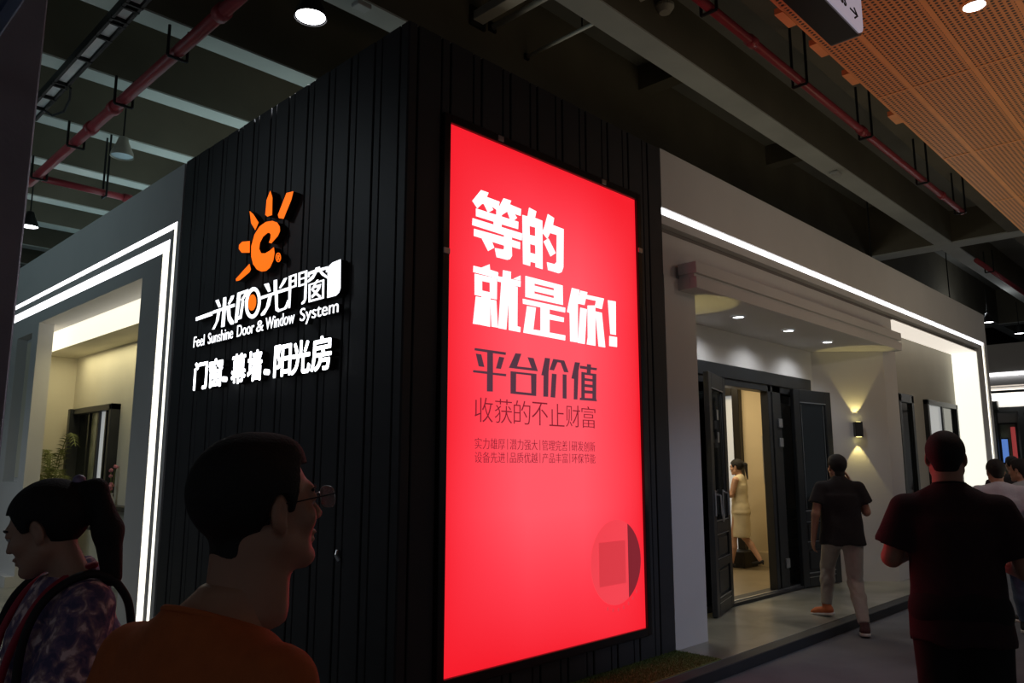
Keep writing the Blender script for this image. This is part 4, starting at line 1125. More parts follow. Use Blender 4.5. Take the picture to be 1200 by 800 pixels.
h_ = MB(); h_.box(0.70, 0.735, 0.0, 0.012, 0.98, 1.24, 0.004); h_.path([(0.715, .01, 1.20), (0.715, .06, 1.19), (0.70, .065, 1.00), (0.66, .065, 0.93), (0.62, .065, 0.98), (0.62, 0.06, 1.06)], 0.009)
h_.build('door_handle', M_bead, lf)
h_ = MB(); h_.box(0.35, 0.385, 0.0, 0.012, 0.98, 1.24, 0.004); h_.path([(0.365, .01, 1.22), (0.365, .06, 1.20), (0.365, .06, 0.98)], 0.010)
h_.build('door_handle', M_bead, lf)

# ------------------------------------------------------------------ room behind the doors
rm = MB()
rm.box(8.50, 8.60, 0.86, 2.30, P, 3.15)
rm.box(8.50, 8.60, 3.40, 4.2, P, 3.15)
rm.box(8.50, 8.60, 2.30, 3.40, 2.90, 3.15)
rm.box(3.4, 8.6, 4.1, 4.2, P, 3.15)
rm.box(3.3, 3.4, 0.86, 4.2, P, 3.15)
rm.box(3.3, 8.6, 0.862, 4.2, 3.16, 3.22)
rm.box(7.66, 8.6, 0.80, 0.88, P, 3.15)
rm = rm.build('wall_inside', M_warmw); tag(rm, kind='structure')
fi = MB().box(3.4, 8.5, 0.90, 4.1, P, P + 0.006).build('floor_inside', M_wood); tag(fi, kind='structure')
sk = MB().box(8.475, 8.50, 0.88, 2.30, P, P + 0.22, 0.006).build('baseboard_inside', M_warmw); tag(sk, kind='structure')
d3 = MB()
d3.box(8.40, 8.62, 2.28, 2.40, P, 2.90, 0.006); d3.box(8.40, 8.62, 2.40, 3.30, 2.70, 2.90, 0.006); d3.box(8.40, 8.62, 3.25, 3.37, P, 2.90, 0.006)
d3 = d3.build('door_3', M_gloss); tag(d3, kind='structure')
MB().box(8.52, 8.54, 2.40, 3.25, P, 2.70).build('glass_pane', M_gpanel, d3)
pc = MB().box(8.478, 8.498, 1.40, 1.96, 1.33, 2.05, 0.004).build('wall_picture', M_bead)
tag(pc, 'small grey-green framed print on the warm wall inside the doorway', 'picture')
MB().box(8.473, 8.479, 1.42, 1.94, 1.35, 2.03).build('print', M_picture, pc)
bx_ = MB().box(8.02, 8.44, 2.10, 2.42, P + .006, P + 0.24, 0.01).build('floor_step', M_steel)
tag(bx_, 'low dark grey step block on the floor behind the woman in the doorway', 'step')
lamp('room_lamp_light', 'AREA', (7.2, 2.4, 3.08), 34, (1.0, 0.80, 0.50), 1.2)
lamp('room_lamp_light', 'SPOT', (7.75, 1.55, 3.05), 60, (1.0, 0.78, 0.40), 0.06, rot=(0, rad(18), 0), angle=70, blend=0.7)
lamp('room_lamp_light', 'AREA', (4.8, 2.4, 3.08), 20, (1.0, 0.86, 0.62), 1.0)

# ------------------------------------------------------------------ niche door and window
d2 = MB()
d2.box(9.86, 9.96, 0.36, 0.44, P, 2.70, 0.005); d2.box(10.44, 10.54, 0.36, 0.44, P, 2.70, 0.005); d2.box(9.86, 10.54, 0.36, 0.44, 2.58, 2.71, 0.005)
d2 = d2.build('door_2', M_door); tag(d2, kind='structure')
MB().box(9.96, 10.44, 0.40, 0.42, P, 2.58).build('door_panel', M_glass, d2)
w1 = MB()
w1.box(11.20, 11.28, 0.35, 0.44, 1.25, 2.69, 0.005); w1.box(12.84, 12.92, 0.35, 0.44, 1.25, 2.69, 0.005)
w1.box(11.20, 12.92, 0.35, 0.44, 2.61, 2.69, 0.005); w1.box(11.20, 12.92, 0.35, 0.44, 1.25, 1.33, 0.005); w1.box(12.05, 12.12, 0.37, 0.44, 1.33, 2.61)
w1 = w1.build('window_1', M_door); tag(w1, kind='structure')
MB().box(11.28, 12.05, 0.40, 0.42, 1.33, 2.61).build('window_pane', M_gpanel, w1)
MB().box(12.12, 12.84, 0.40, 0.42, 1.33, 2.61).build('window_pane', M_glass, w1)

# ------------------------------------------------------------------ left facade
OL0, OL1 = 4.28, 7.81
wlf = MB()
wlf.box(0, .35, 3.42, 12.5, 3.875, TOP)
wlf.box(0, .35, 3.42, 3.50, P, 3.875)
wlf.box(0.006, .35, 3.567, 3.664, P, 3.822)
wlf.box(0.06, .35, 3.50, 3.80, P, 3.875)
wlf.box(0.006, .35, 3.664, 12.5, 3.732, 3.820)
wlf.box(0.06, .35, 3.66, 12.5, 3.62, 3.875)
wlf.box(0.0, .35, 3.80, OL0, P, 3.62)
wlf.box(0.0, .36, OL0, 12.5, 3.46, 3.62)
wlf.box(0.0, .18, OL1, 8.09, P, 3.46)
wlf.box(0.0, .18, 8.09, 8.82, P, 1.38)
wlf.box(0.0, .18, 8.09, 8.82, 3.36, 3.46)
wlf.box(0.13, .18, 8.09, 8.82, 1.38, 3.36)
wlf.box(0.0, .18, 8.82, 12.5, P, 3.46)
wlf.box(-0.10, 0.0, OL1, 12.5, P, 0.22)
wlf = wlf.build('wall_left', M_white); tag(wlf, kind='structure')
MB().box(.003, .06, 3.50, 12.5, 3.822, 3.874).build('led_strip', M_led, wlf)
MB().box(.003, .06, 3.50, 3.565, P, 3.822).build('led_strip', M_ledw, wlf)
MB().box(.003, .06, 3.66, 12.5, 3.622, 3.730).build('led_strip', M_led, wlf)
MB().box(.003, .06, 3.665, 3.795, P, 3.622).build('led_strip', M_ledw, wlf)
MB().box(0.115, 0.13, 8.16, 8.76, 1.44, 3.30).build('inset_panel', M_cream, wlf)
# room behind the opening
ri = MB()
ri.box(0.86, 0.96, 3.9, 9.15, P, 3.25)
ri.box(0.18, 0.96, 9.05, 9.15, P, 3.46)
ri.box(0.35, 0.96, 3.80, 3.90, P, 3.25)
ri.box(0.38, 0.96, 3.9, 9.15, 3.19, 3.25)
ri.box(0.35, 0.38, 3.9, 4.28, P, 3.46)
ri = ri.build('wall_recess', M_cream); tag(ri, kind='structure')
mband = mat('backlit_header', (0.8, 0.78, 0.70), 0.6, emit=(1.0, 0.93, 0.76), es=1.05)
MB().box(0.36, 0.385, OL0, 9.05, 3.19, 3.46).build('glow_panel', mband, ri)
lamp('recess_lamp_light', 'AREA', (0.60, 7.2, 3.17), 13, (1.0, 0.88, 0.52), 0.3, sy=3.0)
lamp('recess_lamp_light', 'SPOT', (0.62, 8.3, 1.0), 8, (1.0, 0.88, 0.50), 0.1, rot=(rad(160), 0, 0), angle=110, blend=0.8)
lamp('recess_lamp_light', 'AREA', (0.60, 5.0, 3.17), 7, (1.0, 0.90, 0.66), 0.3, sy=1.4)
w2 = MB()
w2.box(0.74, 0.87, 7.10, 7.18, 1.14, 2.40, 0.005); w2.box(0.70, 0.87, 8.62, 8.72, 1.14, 2.40, 0.005)
w2.box(0.74, 0.87, 7.10, 8.72, 2.32, 2.40, 0.005); w2.box(0.74, 0.87, 7.10, 8.72, 1.14, 1.22, 0.005)
for y in (7.42, 7.72, 8.10): w2.box(0.80, 0.86, y, y + .05, 1.22, 2.32)
w2 = w2.build('window_2', M_door); tag(w2, kind='structure')
MB().box(0.835, 0.845, 7.18, 7.42, 1.22, 2.32).build('window_pane', M_glass, w2)
MB().box(0.835, 0.845, 7.47, 7.72, 1.22, 2.32).build('window_pane', M_gpanel, w2)
MB().box(0.835, 0.845, 7.77, 8.10, 1.22, 2.32).build('window_pane', mat('pale_green_pane', (0.3, 0.32, 0.24), 0.15, var=0.3, vscale=5), w2)
MB().box(0.835, 0.845, 8.15, 8.62, 1.22, 2.32).build('window_pane', M_glass, w2)
sl2 = MB().box(0.72, 0.86, 3.92, 7.4, 1.04, 1.10, 0.005).build('window_sill', M_door, w2)
# flowers reflected by the window: a small vase of pink flowers on the sill
vs_ = empty('flower_vase', (0.79, 7.0, 1.10))
tag(vs_, 'small vase of pink and white flowers on the dark window ledge', 'flowers')
MB().lathe([(0.0, 0), (0.03, 0), (0.045, 0.05), (0.02, 0.12), (0.028, 0.15)], 16).build('vase', M_pot, vs_, True)
mpk = mat('pink_petals', (0.45, 0.16, 0.20), 0.7, var=0.3, vscale=40)
rr = random.Random(5)
for i in range(9):
    a = rr.uniform(0, 6.28); r_ = rr.uniform(0.01, 0.05); z = rr.uniform(0.2, 0.5)
    s_ = MB().tube((0, 0, .12), (r_ * math.cos(a), r_ * math.sin(a), z), 0.003, n=5).build('stem', M_palm, vs_)
    b = MB(); bmesh.ops.create_icosphere(b.bm, subdivisions=1, radius=0.025)
    f_ = b.build('blossom', mpk, s_); f_.location = (r_ * math.cos(a), r_ * math.sin(a), z)
# side table inside
tb = empty('side_table', (0.60, 6.55, P))
tag(tb, 'narrow dark table behind the ponytailed woman, inside the left opening', 'table')
MB().box(-.2, .2, -.5, .5, 0.75, 0.79, 0.004).build('table_top', M_door, tb)
for sx in (-1, 1):
    for sy in (-1, 1):
        MB().box(sx * .18 - .015, sx * .18 + .015, sy * .47 - .015, sy * .47 + .015, 0, .75).build('leg', M_door, tb)

# potted palm
pp = empty('potted_palm', (0.56, 8.78, P))
tag(pp, 'feathery green palm in a pot behind the left pillar', 'plant')
MB().lathe([(0.0, 0), (0.11, 0), (0.14, 0.36), (0.15, 0.38), (0.135, 0.38), (0.0, 0.34)], 20).build('pot', M_pot, pp, True)
def frond(a, L, rise, droop):
    bm = MB(); pts = []
    for i in range(15):
        t = i / 14
        r_ = L * (t ** 1.15); z = 0.36 + rise * math.sin(min(t * 1.9, 1.9)) * 1.0 - droop * t * t
        pts.append(Vector((0.45 * r_ * math.cos(a), r_ * math.sin(a), z)))
    bm.path(pts, 0.006, 5)
    for i in range(3, 15):
        d = (pts[i] - pts[i - 1]).normalized()
        sd = d.cross(Vector((0, 0, 1))).normalized()
        for j in (0, .5):
            b0 = pts[i - 1].lerp(pts[i], j)
            for q in (-1, 1):
                ln = 0.22 * (1 - 0.55 * i / 14)
                tip = b0 + sd * q * ln * 0.75 + d * ln * 0.55 - Vector((0, 0, ln * 0.35))
                mid = b0.lerp(tip, .45) + Vector((0, 0, .012))
                w_ = d * 0.007
                v = [bm.bm.verts.new(p_) for p_ in (b0 - w_, b0 + w_, mid + w_, tip, mid - w_)]
                bm.bm.faces.new(v)
    bm.build('frond', M_palm, pp)
for a, L, ri_, dr_ in ((-1.45, 0.85, 1.75, 0.25), (-1.2, 0.6, 1.3, 0.5), (-1.8, 0.75, 1.25, 0.7), (-2.2, 0.5, 1.5, 0.3), (-0.6, .3, 1.5, .2), (2.0, 0.22, 1.5, 0.2), (1.2, 0.2, 1.3, 0.3), (-1.5, 0.9, 1.15, 0.55), (-1.35, 0.55, 1.05, 0.3), (2.9, 0.35, 1.2, 0.3), (-1.6, 0.6, 1.5, 0.75)):
    frond(a, L, ri_, dr_)

# ------------------------------------------------------------------ hall ceiling
sb_ = MB()
sb_.box(-16, 40, 0.77, 32, 7.10, 7.3)
sb_.box(-16, 40, -16, 0.77, 6.65, 7.3)
sb_ = sb_.build('ceiling', M_slab); tag(sb_, kind='structure')
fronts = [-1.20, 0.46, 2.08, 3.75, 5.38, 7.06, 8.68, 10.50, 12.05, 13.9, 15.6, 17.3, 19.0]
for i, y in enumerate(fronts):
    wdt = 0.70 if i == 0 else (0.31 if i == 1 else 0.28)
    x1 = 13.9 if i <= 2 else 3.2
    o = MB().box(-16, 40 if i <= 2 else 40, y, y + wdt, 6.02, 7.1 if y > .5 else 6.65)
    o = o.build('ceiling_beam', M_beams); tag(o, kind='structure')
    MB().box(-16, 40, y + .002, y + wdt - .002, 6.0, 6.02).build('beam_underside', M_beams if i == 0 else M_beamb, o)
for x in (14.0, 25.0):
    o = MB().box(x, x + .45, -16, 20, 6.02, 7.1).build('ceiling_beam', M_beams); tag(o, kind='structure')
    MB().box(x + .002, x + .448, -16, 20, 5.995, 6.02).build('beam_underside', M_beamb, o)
for x, y0, y1 in ((5.6, 0.77, 2.08), (9.4, 0.77, 2.08)):
    o = MB().box(x, x + .25, y0, y1, 6.75, 7.1).build('ceiling_beam', M_beams); tag(o, kind='structure')

def pipe(name, pts, r, m, label, cat, hangers=(), up=0.9, axis='x', group=None, joints=()):
    t = empty(name, pts[0]); tag(t, label, cat, group)
    o0 = Vector(pts[0])
    b = MB(); b.path([Vector(p_) - o0 for p_ in pts], r, 14)
    b.build('pipe_run', m, t, True)
    for j in joints:
        j = Vector(j) - o0
        d = Vector((0.05, 0, 0)) if axis == 'x' else Vector((0, 0.05, 0))
        MB().tube(j - d, j + d, r * 1.3, n=14).build('coupling', m, t, True)
    for hpt in hangers:
        c = Vector(hpt) - o0; w = r + 0.03
        s = Vector((0, w, 0)) if axis == 'x' else Vector((w, 0, 0))
        b = MB(); b.path([c + s + Vector((0, 0, up)), c + s - Vector((0, 0, r + .012)), c - s - Vector((0, 0, r + .012)), c - s + Vector((0, 0, up))], 0.014, 6)
        b.build('hanger', M_steel, t)
    return t
pipe('fire_pipe', [(0.8, -.70, 5.4), (10.03, -.70, 5.4)], 0.042, M_red, 'long red fire pipe on black hangers beside the orange ceiling', 'pipe',
     [(4.36, -.70, 5.4), (6.11, -.70, 5.4), (8.15, -.70, 5.4), (9.9, -.70, 5.4), (2.6, -.70, 5.4)], 1.2, 'x', joints=[(3.35, -.70, 5.4), (6.0, -.70, 5.4), (9.0, -.70, 5.4)])
pipe('fire_pipe', [(-.36, -1.0, 5.2), (-.36, 7.45, 5.2)], 0.055, M_red, 'thick red fire pipe running along the left ceiling', 'pipe',
     [(-.36, 2.85, 5.2), (-.36, 4.14, 5.2), (-.36, 5.6, 5.2), (-.36, 7.0, 5.2)], 0.22, 'y', joints=[(-.36, 2.0, 5.2), (-.36, 4.4, 5.2), (-.36, 5.1, 5.2)])
pipe('fire_pipe', [(-.29, 7.14, 5.2), (.78, 7.14, 5.2), (.86, 7.14, 5.12), (.86, 7.0, 5.0)], 0.045, M_red, 'short red branch pipe above the white left wall', 'pipe',
     [(0.45, 7.14, 5.2)], 0.8, 'x', joints=[(.74, 7.14, 5.2)])
pipe('fire_pipe', [(14.6, 0.2, 5.7), (20, 0.2, 5.7)], 0.05, M_red, 'short red pipe far off above the end of the white facade', 'pipe', [(15.6, .2, 5.7)], 0.4)
for x, z, r, lb_ in ((2.52, 6.46, 0.075, 'widest square grey duct above the black corner'), (2.75, 6.45, 0.035, 'middle grey conduit of the three above the black corner'), (3.31, 6.32, 0.022, 'thinnest grey conduit above the lightbox')):
    t = empty('conduit', (x, 2.08, z)); tag(t, lb_, 'conduit')
    if r > .07: MB().box(-r, r, -2.6, 0, -r * .7, r * .7, .004).build('conduit_run', M_galv, t)
    else: MB().tube((0, 0, 0), (0, -2.6, 0), r, n=12).build('conduit_run', M_galv, t, True)
    MB().box(-r * 1.5, r * 1.5, -.03, 0, -r * 1.5, r * 1.5).build('wall_collar', M_steel, t)
    for yy in (-.85, -1.15 if r < .03 else -1.6):
        MB().tube((0, yy, 0), (0, yy, 0.6), 0.008, n=6).build('hanger_rod', M_steel, t)

# cable tray with straps on the left
ct = empty('cable_tray', (-.80, 2.0, 5.4)); tag(ct, 'pale blue metal cable tray with dark straps on the left ceiling', 'cable tray')
mtray = mat('pale_blue_metal', (0.82, 0.92, 0.95), 0.45, var=0.15, vscale=4)
MB().box(-.045, .045, -1.5, 3.75, 0, .03, .004).build('tray', mtray, ct)
for sx in (-1, 1): MB().box(sx * .06 - .012, sx * .06 + .012, -1.5, 3.75, -.03, .06).build('side_rail', M_steel, ct)
for yy in (0.70, 0.78, 1.02, 1.10, 1.42, 1.95, 2.62, 2.70, 3.05, 3.4):
    MB().box(-.075, .075, yy - .012, yy + .012, -.035, -.0).build('strap', M_steel, ct)
cb = MB().path([(-.72, 4.6, 5.355), (-.68, 4.75, 5.3), (-.66, 5.0, 5.26), (-.70, 5.25, 5.28), (-.76, 5.35, 5.355)], 0.012).build('loose_cable', M_steel)
tag(cb, 'loose dark cable hanging in a loop from the blue cable tray', 'cable')

# round hall lamps
def hall_lamp(loc, lit, label, up=0.9):
    t = empty('hall_lamp', loc); tag(t, label, 'ceiling lamp', 'round lamps hanging from the hall ceiling')
    MB().lathe([(0.13, 0), (0.118, 0.06), (0.07, 0.17), (0.05, 0.24), (0.0, 0.26)], 28).build('shade', M_steel if lit else M_galv, t, True)
    MB().lathe([(0.0, 0.012), (0.118, 0.012)], 28).build('diffuser', M_bulb if lit else M_dim, t, True)
    MB().tube((0, 0, .24), (0, 0, up), 0.01, n=6).build('stem', M_steel, t)
hall_lamp((.18, 1.55, 5.2), True, 'bright round hall lamp above the black left wall, nearest the camera')
hall_lamp((.16, 5.68, 5.2), False, 'unlit silver bell lamp above the white left wall')
hall_lamp((.17, 9.57, 5.2), True, 'small lit hall lamp at the far left edge')
hall_lamp((19.5, 1.17, 5.2), True, 'small far hall lamp just past the end of the white facade')
hall_lamp((22.0, 0.99, 5.2), True, 'small far hall lamp at the right edge')
lamp('hall_lamp_light', 'SPOT', (19.5, 1.17, 5.15), 60, (0.9, 0.95, 1), 0.1, angle=160, blend=0.8)
lamp('hall_lamp_light', 'POINT', (19.6, 1.3, 5.6), 14, (0.9, 0.95, 1), 0.1)
MB_ = MB().lathe([(0.0, -.10), (0.06, -.09), (0.10, -.03), (0.10, 0.0)], 20)
gl_ = MB_.build('glass_lamp', M_galv); gl_.location = (3.67, 0.40, 6.40); tag(gl_, 'small round glass fitting on the side of the grey beam', 'lamp')
for (x, y, z, lb_) in ((1.0, 2.05, 5.93, 'pale junction box under the beam above the black corner'), (8.6, 0.60, 5.99, 'small white sensor box under the middle of the long grey beam')):
    tag(MB().box(x - .08, x + .08, y - .06, y + .06, z - .05, z, .01).build('junction_box', M_pot), lb_, 'box')
for x, lb_ in ((11.3, 'thin black hanger rod with clamp above the white facade'), (16.0, 'thin black hanger rod with clamp beyond the white facade')):
    t = empty('hanger_rod', (x, 1.1, 5.0)); tag(t, lb_, 'rod')
    MB().tube((0, 0, 0), (0, 0, 2.0), .012, n=6).build('rod', M_steel, t)
    MB().box(-.06, .06, -.04, .04, -.05, 0, .01).build('clamp', M_galv, t)

# perforated orange ceiling of the neighbouring stand
pc_ = empty('ceiling_orange', (0, 0, 4.6)); tag(pc_, kind='structure')
pw, pd = 1.79, 0.45
b = MB().box(0.012, pw - .012, -pd + .012, -.012, 0, 0.02)
bmesh.ops.recalc_face_normals(b.bm, faces=b.bm.faces[:])
pme = bpy.data.meshes.new('perforated_panel'); b.bm.to_mesh(pme); b.bm.free(); pme.materials.append(M_perf)
b = MB().box(0.012, pw - .012, -.25 + .012, -.0, 0, 0.02)
bmesh.ops.recalc_face_normals(b.bm, faces=b.bm.faces[:])
pme2 = bpy.data.meshes.new('perforated_panel'); b.bm.to_mesh(pme2); b.bm.free(); pme2.materials.append(M_perf)
nx0 = 3.60 - 3 * pw
for i in range(8):
    o = bpy.data.objects.new('perforated_panel', pme2); COL.objects.link(o); o.parent = pc_; o.location = (nx0 + i * pw, -1.67, 0)
    for j in range(7):
        o = bpy.data.objects.new('perforated_panel', pme); COL.objects.link(o); o.parent = pc_; o.location = (nx0 + i * pw, -1.92 - j * pd, 0)
for j in range(8):
    MB().box(nx0, nx0 + 8 * pw, -1.92 - j * pd - .017, -1.92 - j * pd + .017, -.004, .03).build('ceiling_bar', M_tbar, pc_)
for i in range(9):
    MB().box(nx0 + i * pw - .011, nx0 + i * pw + .011, -5.1, -1.66, -.003, .03).build('ceiling_bar', M_tbar, pc_)
MB().box(nx0, nx0 + 8 * pw, -1.668, -1.655, 0.0, .05).build('edge_trim', M_tbar, pc_)
for x in (1.85, 2.4, 3.0, 4.0): MB().box(x, x + .22, -1.66, -1.60, -.004, .04).build('edge_clip', M_tbar, pc_)
op = MB().box(nx0, nx0 + 8 * pw, -5.1, -1.70, .06, .09).build('dark_void', M_blackd, pc_)
dl = empty('recessed_downlight', (2.67, -2.60, 4.6)); tag(dl, 'round lit downlight set into the orange perforated ceiling', 'downlight')
MB().lathe([(0.09, -.004), (0.07, -.014), (0.06, 0.0)], 24).build('trim_ring', M_tbar, dl, True)
MB().lathe([(0.0, -.010), (0.066, -.010)], 24).build('lens', M_bulb, dl, True)
lamp('downlight_beam', 'SPOT', (2.67, -2.60, 4.57), 30, (0.95, 0.95, 1), .05, angle=110, blend=.9)

# hanging sign under the orange ceiling
hs = empty('hanging_sign', (0, 0, 4.3)); tag(hs, 'black hanging direction sign with a pale lettered face and arrow, top right', 'sign')
def rrect(x0, x1, z0, z1, r):
    p_ = [(x0, z0)]
    p_ += [(x1 - r + r * math.sin(a), z0 + r - r * math.cos(a)) for a in np.linspace(0, math.pi / 2, 10)]
    return p_ + [(x1, z1), (x0, z1)]
def side_prism(pts, y0, y1):
    b = MB(); A = [b.bm.verts.new((x, y0, z)) for x, z in pts]; B = [b.bm.verts.new((x, y1, z)) for x, z in pts]
    n = len(pts)
    for i in range(n): b.bm.faces.new((A[i], A[(i + 1) % n], B[(i + 1) % n], B[i]))
    b.bm.faces.new(A[::-1]); b.bm.faces.new(B); return b
side_prism(rrect(0.3, 2.05, 0, .30, .08), -2.09, -1.91).build('sign_body', M_gloss, hs)
side_prism(rrect(0.32, 2.035, .015, .29, .07), -2.102, -2.09).build('sign_face', M_signface, hs)
t_ = line('lettering', 'ness', (1.56, 1.76, 0.09, 0.15), 'poster', .004, M_blackd, hs, (0, -2.104, 0))
t_ = line('lettering', '→', (1.82, 1.95, 0.07, 0.15), 'poster', .004, M_blackd, hs, (0, -2.104, 0))

# near column and blue board at the left edge
nc = MB().box(-2.65, -1.79, 1.02, 1.9, 0, 6.0, 0.01).build('near_column', M_col)
nc.rotation_euler = (0, 0, 0); tag(nc, 'broad dark plastered column along the left edge of the view', 'column')
MBb = MB().box(-2.165, -2.10, -.6, 0.95, 3.6, 3.72, .01)
bb = MBb.build('blue_board', M_blue); tag(bb, 'blue board hanging at the top left corner', 'board')

# ------------------------------------------------------------------ far stand across the end of the aisle
fs = MB()
fs.box(17.9, 18.4, -6.0, 3.0, 3.74, 4.41)
fs.box(17.95, 18.4, -6.0, 3.0, 3.45, 3.67)
fs.box(18.3, 18.4, -6.0, 3.0, 2.95, 3.30)
fs.box(18.3, 18.4, 1.02, 3.0, 0, 3.0)
fs.box(18.3, 18.4, -6.0, -0.6, 0, 3.0)
fs = fs.build('wall_far', M_white); tag(fs, kind='structure')
MB().box(17.89, 17.94, -6.0, 3.0, 3.67, 3.74).build('led_strip', M_led, fs)
MB().box(17.96, 18.3, -6.0, 3.0, 3.36, 3.40).build('glow_panel', M_panel, fs)
fd = MB()
fd.box(18.2, 18.4, -0.72, 1.02, 2.84, 2.96); fd.box(18.2, 18.4, 0.93, 1.02, 0, 2.84); fd.box(18.2, 18.4, .36, .47, 0, 2.84); fd.box(18.2, 18.4, -.72, -.60, 0, 2.84); fd.box(18.05, 18.2, .84, 1.05, 2.90, 3.10)
fd = fd.build('door_4', M_door); tag(fd, kind='structure')
MB().box(18.42, 18.46, -.60, .93, 0, 2.84).build('pale_panel', mat('grey_white_panel', (.6, .6, .6), .6, var=.05), fd)
fw = MB()
for a_ in ((.55, .58, 1.0, 2.60), (.90, .93, 1.0, 2.60), (.58, .90, 2.56, 2.60), (.58, .90, 1.0, 1.04)): fw.box(18.34, 18.40, *a_)
fw = fw.build('window_3', M_door); tag(fw, kind='structure')
MB().box(18.385, 18.40, .58, .90, 1.04, 2.56).build('window_pane', mat('shop_view_pane', (.16, .19, .14), .3, var=.3, vscale=4), fw)
sc_ = MB().box(18.35, 18.375, .745, .90, 1.65, 2.25, .004).build('wall_screen', M_strap); tag(sc_, 'small blue lit screen inside the far stand window', 'screen')
MB().box(18.342, 18.352, .76, .885, 1.68, 2.22).build('screen_face', M_poster_blue, sc_)
rb = MB().box(18.345, 18.37, .59, .68, 1.5, 2.50, .004).build('wall_banner', M_poster_red); tag(rb, 'narrow red banner inside the far stand window', 'banner')
lamp('far_stand_fill', 'AREA', (18.08, .3, 3.33), 24, (1, .96, .88), .2, (0, rad(-28), 0), sy=3)  # added fill without a fixture, tilted to brighten the pale door panel
hw = MB(); hw.box(-22, 40, 29.9, 30, 0, 7.1); hw.box(39.9, 40, -16, 30, 0, 7.1); hw = hw.build('wall_hall', M_hallwall); tag(hw, kind='structure')

# ------------------------------------------------------------------ people
A_ = rad
def stand(px):   # helper for readable headings: degrees from +X
    return rad(px)

# man in glasses and orange jersey, close to the camera
root, J, S, R, hc = person('man with glasses and orange jersey seen from behind, close in front of the black wall', (-2.251, -2.445, 0.0), rad(14), 1.580,
    pose=dict(hscale=1.06, sl=(-.19, -.01, 1.375), sr=(.19, -.01, 1.375), head_rot=(-0.26, 0.12, 0.0), head=(0.02, 0.085, 1.648), wl=(-0.2, 0.12, 0.88), wr=(0.27, .02, .87)),
    outfit=dict(top=M_orange, bottom=M_darktr, hair='short', wide=1.08, ease=0.022, neck=1.462, neckr=1.24), h=0.011, hh=0.0042)
gl = empty('eyeglasses', hc * S, 0, root)
Rm = Matrix((R / 1.06).tolist()).to_4x4()
gl.rotation_euler = Rm.to_euler(); gl.scale = (S * 1.06,) * 3
mglass = mat('lens_glass', (0.75, 0.75, 0.78), 0.02, spec=0.8, trans=0.75)
for s in (-1, 1):
    pts = [Vector((s * (0.036 + 0.024 * math.copysign(abs(math.cos(t)) ** .7, math.cos(t))), 0.112, 0.001 + 0.019 * math.copysign(abs(math.sin(t)) ** .7, math.sin(t)))) for t in np.linspace(0, 2 * math.pi, 25)]
    MB().path(pts, 0.0011, 6).build('lens_rim', M_bead, gl)
    b = MB(); v = [b.bm.verts.new(p_) for p_ in pts[:-1]]; b.bm.faces.new(v)
    v2 = [b.bm.verts.new(p_ + Vector((0, .0016, 0))) for p_ in pts[:-1]]; b.bm.faces.new(v2)
    n_ = len(v)
    for i in range(n_): b.bm.faces.new((v[i], v[(i + 1) % n_], v2[(i + 1) % n_], v2[i]))
    b.build('lens', mglass, gl)
    MB().path([(s * .060, .112, .008), (s * .074, .104, .009), (s * .0795, .03, .006), (s * .080, -.008, .006), (s * .078, -.03, -.02)], 0.0013, 6).build('temple', M_steel, gl)
MB().path([(-.012, .113, .004), (0, .117, .008), (.012, .113, .004)], 0.0012, 6).build('bridge', M_bead, gl)
cl = MB()
cl.sweep([Vector((0.080 * math.cos(t), -.002 + .068 * math.sin(t), 1.456 - .030 * math.sin(t))) for t in np.linspace(0, 2 * math.pi, 36, endpoint=False)], 0.006, 8, True)
c_ = cl.build('collar_rib', M_orange, root, True); c_.scale = (S,) * 3

# woman with ponytail at the left
root, J, S, R, hc = person('woman with black ponytail, floral blouse, red lanyard and backpack strap, looking down', (-2.171, -1.484, 0.0), rad(178), 1.545,
    pose=dict(head_rot=(-0.63, -0.32, 0.0), head=(0, 0.070, 1.592), el=(-.20, .06, 1.14), er=(.22, .04, 1.14), wl=(-.13, .27, 1.05), wr=(.12, .28, 1.05)),
    outfit=dict(top=M_floral, top_name='blouse', bottom=M_darktr, hair='pony', sleeve=0.75, collar=True, neck=1.49, ease=0.026, flare=1.0, hem=.86), h=0.011, hh=0.0042, female=True)
c_ = MB()
for q in (-1, 1):
    c_.spath([(q * .058, -.05, 1.490), (q * .076, .01, 1.472), (q * .082, .085, 1.415), (q * .075, .140, 1.30), (q * .045, .162, 1.16), (q * .008, .165, 1.05)], 0.010, 8)
lo_ = c_.build('lanyard', M_lany, root, True); lo_.scale = (S,) * 3
for q in (-1, 1):
    c_ = MB(); c_.spath([(q * .125, -.135, 1.32), (q * .125, -.115, 1.40), (q * .125, -.06, 1.462), (q * .128, .02, 1.465), (q * .132, .10, 1.40), (q * .135, .135, 1.28), (q * .140, .125, 1.10), (q * .150, .06, .98)], 0.0115, 8)
    o = c_.build('backpack_strap', M_strap, root, True); o.scale = (S,) * 3
hb = MB(); 
bmesh.ops.create_icosphere(hb.bm, subdivisions=2, radius=0.016)
o = hb.build('hair_bobble', mat('lilac_beads', (.25, .2, .35), .3, var=.3, vscale=60), root, True); o.location = (hc + R @ np.array((0, -.112, .098))) * S
ph = MB().box(-.035, .035, .315, .325, 1.02, 1.16, .004).build('phone', M_gloss); 
ph.parent = None; ph.matrix_world = Matrix.Translation((-2.171, -1.484, 0)) @ Matrix.Rotation(rad(88), 4, 'Z') @ Matrix.Scale(S, 4)
tag(ph, 'dark phone held up by the ponytailed woman', 'phone')

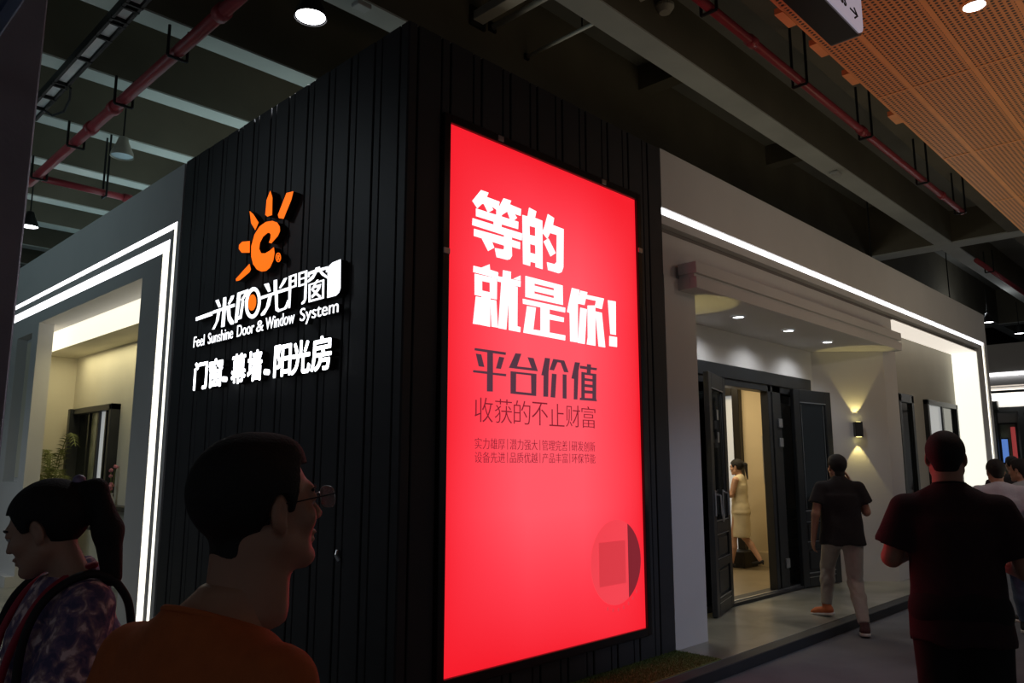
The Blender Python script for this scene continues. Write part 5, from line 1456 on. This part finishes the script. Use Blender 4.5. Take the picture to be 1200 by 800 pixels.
# walking man in black polo and beige trousers
root, J, S, R, hc = person('man in black polo and beige trousers stepping up to the entrance', (5.10, -0.53, 0.0), rad(30), 1.700,
    pose=dict(head_rot=(0.35, 0.0, 0.0), head=(-.01, 0.02, 1.598), er=(.245, .04, 1.15), wr=(.125, .13, 1.43), hwr=np.array((-.25, -.1, 1.0)), nwr=np.array((-1, 0, 0)),
              el=(-.245, -.05, 1.13), wl=(-.27, .03, .88), kl=(-.12, .28, .60), al=(-.16, .26, .185), kr=(.09, .0, .47), ar=(.11, -.25, .095),
              hl=(-.088, .01, .90), hr=(.088, -.02, .90), fl=.9, fr=-.1, pitch_al=-.12, pitch_ar=-.1),
    outfit=dict(top=M_tee, bottom=M_khaki, hair='short', sleeve=.62, collar=True, neck=1.50, hem=.83, ease=.024, flare=1.2, wide=1.02,
                hem_r=(.225,.165), shoe={'al': M_shoeo, 'ar': M_shoe}), h=0.011, hh=0.006)

# broad man in black T-shirt
root, J, S, R, hc = person('broad man in a plain black T-shirt seen from behind, close by the right edge', (1.305, -2.565, 0.0), rad(20), 1.745,
    pose=dict(head_rot=(-.12, 0.02, 0), head=(0, .03, 1.602), sl=(-.195, -.01, 1.362), sr=(.195, -.01, 1.362), el=(-.265, .02, 1.13), wl=(-.13, .24, 1.16), er=(.285, .0, 1.09), wr=(.17, .26, 1.12), fl=.15, fr=-.2),
    outfit=dict(top=M_maroon, top_name='t_shirt', bottom=M_darktr, hair='crop', wide=1.02, hem=.77, ease=.028, sleeve=.74, flare=.9, loose=.03, arm=1.12, hem_r=(.222, .160), neckr=1.2, neck=1.474), h=0.012, hh=0.005)
c_ = MB().sweep([Vector((0.070 * math.cos(t), -.012 + .064 * math.sin(t), 1.478 - .012 * math.sin(t))) for t in np.linspace(0, 2 * math.pi, 36, endpoint=False)], 0.004, 8, True).build('neck_cord', M_strap, root, True); c_.scale = (S,) * 3

# white T-shirt, jeans
person('close-cropped man in white T-shirt and blue jeans beyond the broad man', (6.03, -1.72, 0.0), rad(16), 1.655,
    pose=dict(head_rot=(.3, -.05, 0), head=(-.02, .03, 1.598), ar=(.12, .16, .09), al=(-.10, -.20, .12), kr=(.1, .12, .48), kl=(-.1, -.02, .49)),
    outfit=dict(top=M_whitet, top_name='t_shirt', bottom=M_jean, hair='crop', wide=1.10, ease=.026, hem=.84, sleeve=.65, flare=1.2), h=0.014, hh=0.008)
person('dark haired visitor in pale grey top at the right edge of the view', (6.87, -1.75, 0.0), rad(60), 1.66,
    pose=dict(head_rot=(.3, -.05, 0)),
    outfit=dict(top=mat('pale_grey_cotton', (.38, .40, .44), .9, var=.05, bump=.2), top_name='t_shirt', bottom=M_jean, hair='short', wide=1.05), h=0.016, hh=0.009)
person('distant visitor in black seen between the close-cropped man and the right edge', (11.28, -0.76, 0.0), rad(40), 1.74,
    outfit=dict(top=M_tee, top_name='t_shirt', bottom=M_darktr, hair='short'), h=0.018, hh=0.010)
person('farthest visitor, in dark maroon, beside the end of the white frame', (12.87, -0.21, 0.0), rad(30), 1.62,
    outfit=dict(top=M_maroon, top_name='t_shirt', bottom=M_darktr, hair='short'), h=0.018, hh=0.010)

# woman in cream dress inside the doorway
person('woman in sleeveless cream dress and black heels walking through the doorway', (7.93, 2.08, P + 0.0), rad(95), 1.60,
    pose=dict(head_rot=(.1, -.12, 0), head=(0, .035, 1.598), el=(-.20, .05, 1.16), wl=(-.13, .27, 1.12), er=(.20, .07, 1.16), wr=(.12, .28, 1.14),
              kl=(-.07, .10, .49), al=(-.07, .16, .09), kr=(.07, -.02, .50), ar=(.07, -.26, .16)),
    outfit=dict(top=M_dress, top_name='dress', dress=True, hair='pony_long', sleeve=0.0, hem=.50, ease=.012, heels=True), h=0.012, hh=0.006, female=True)
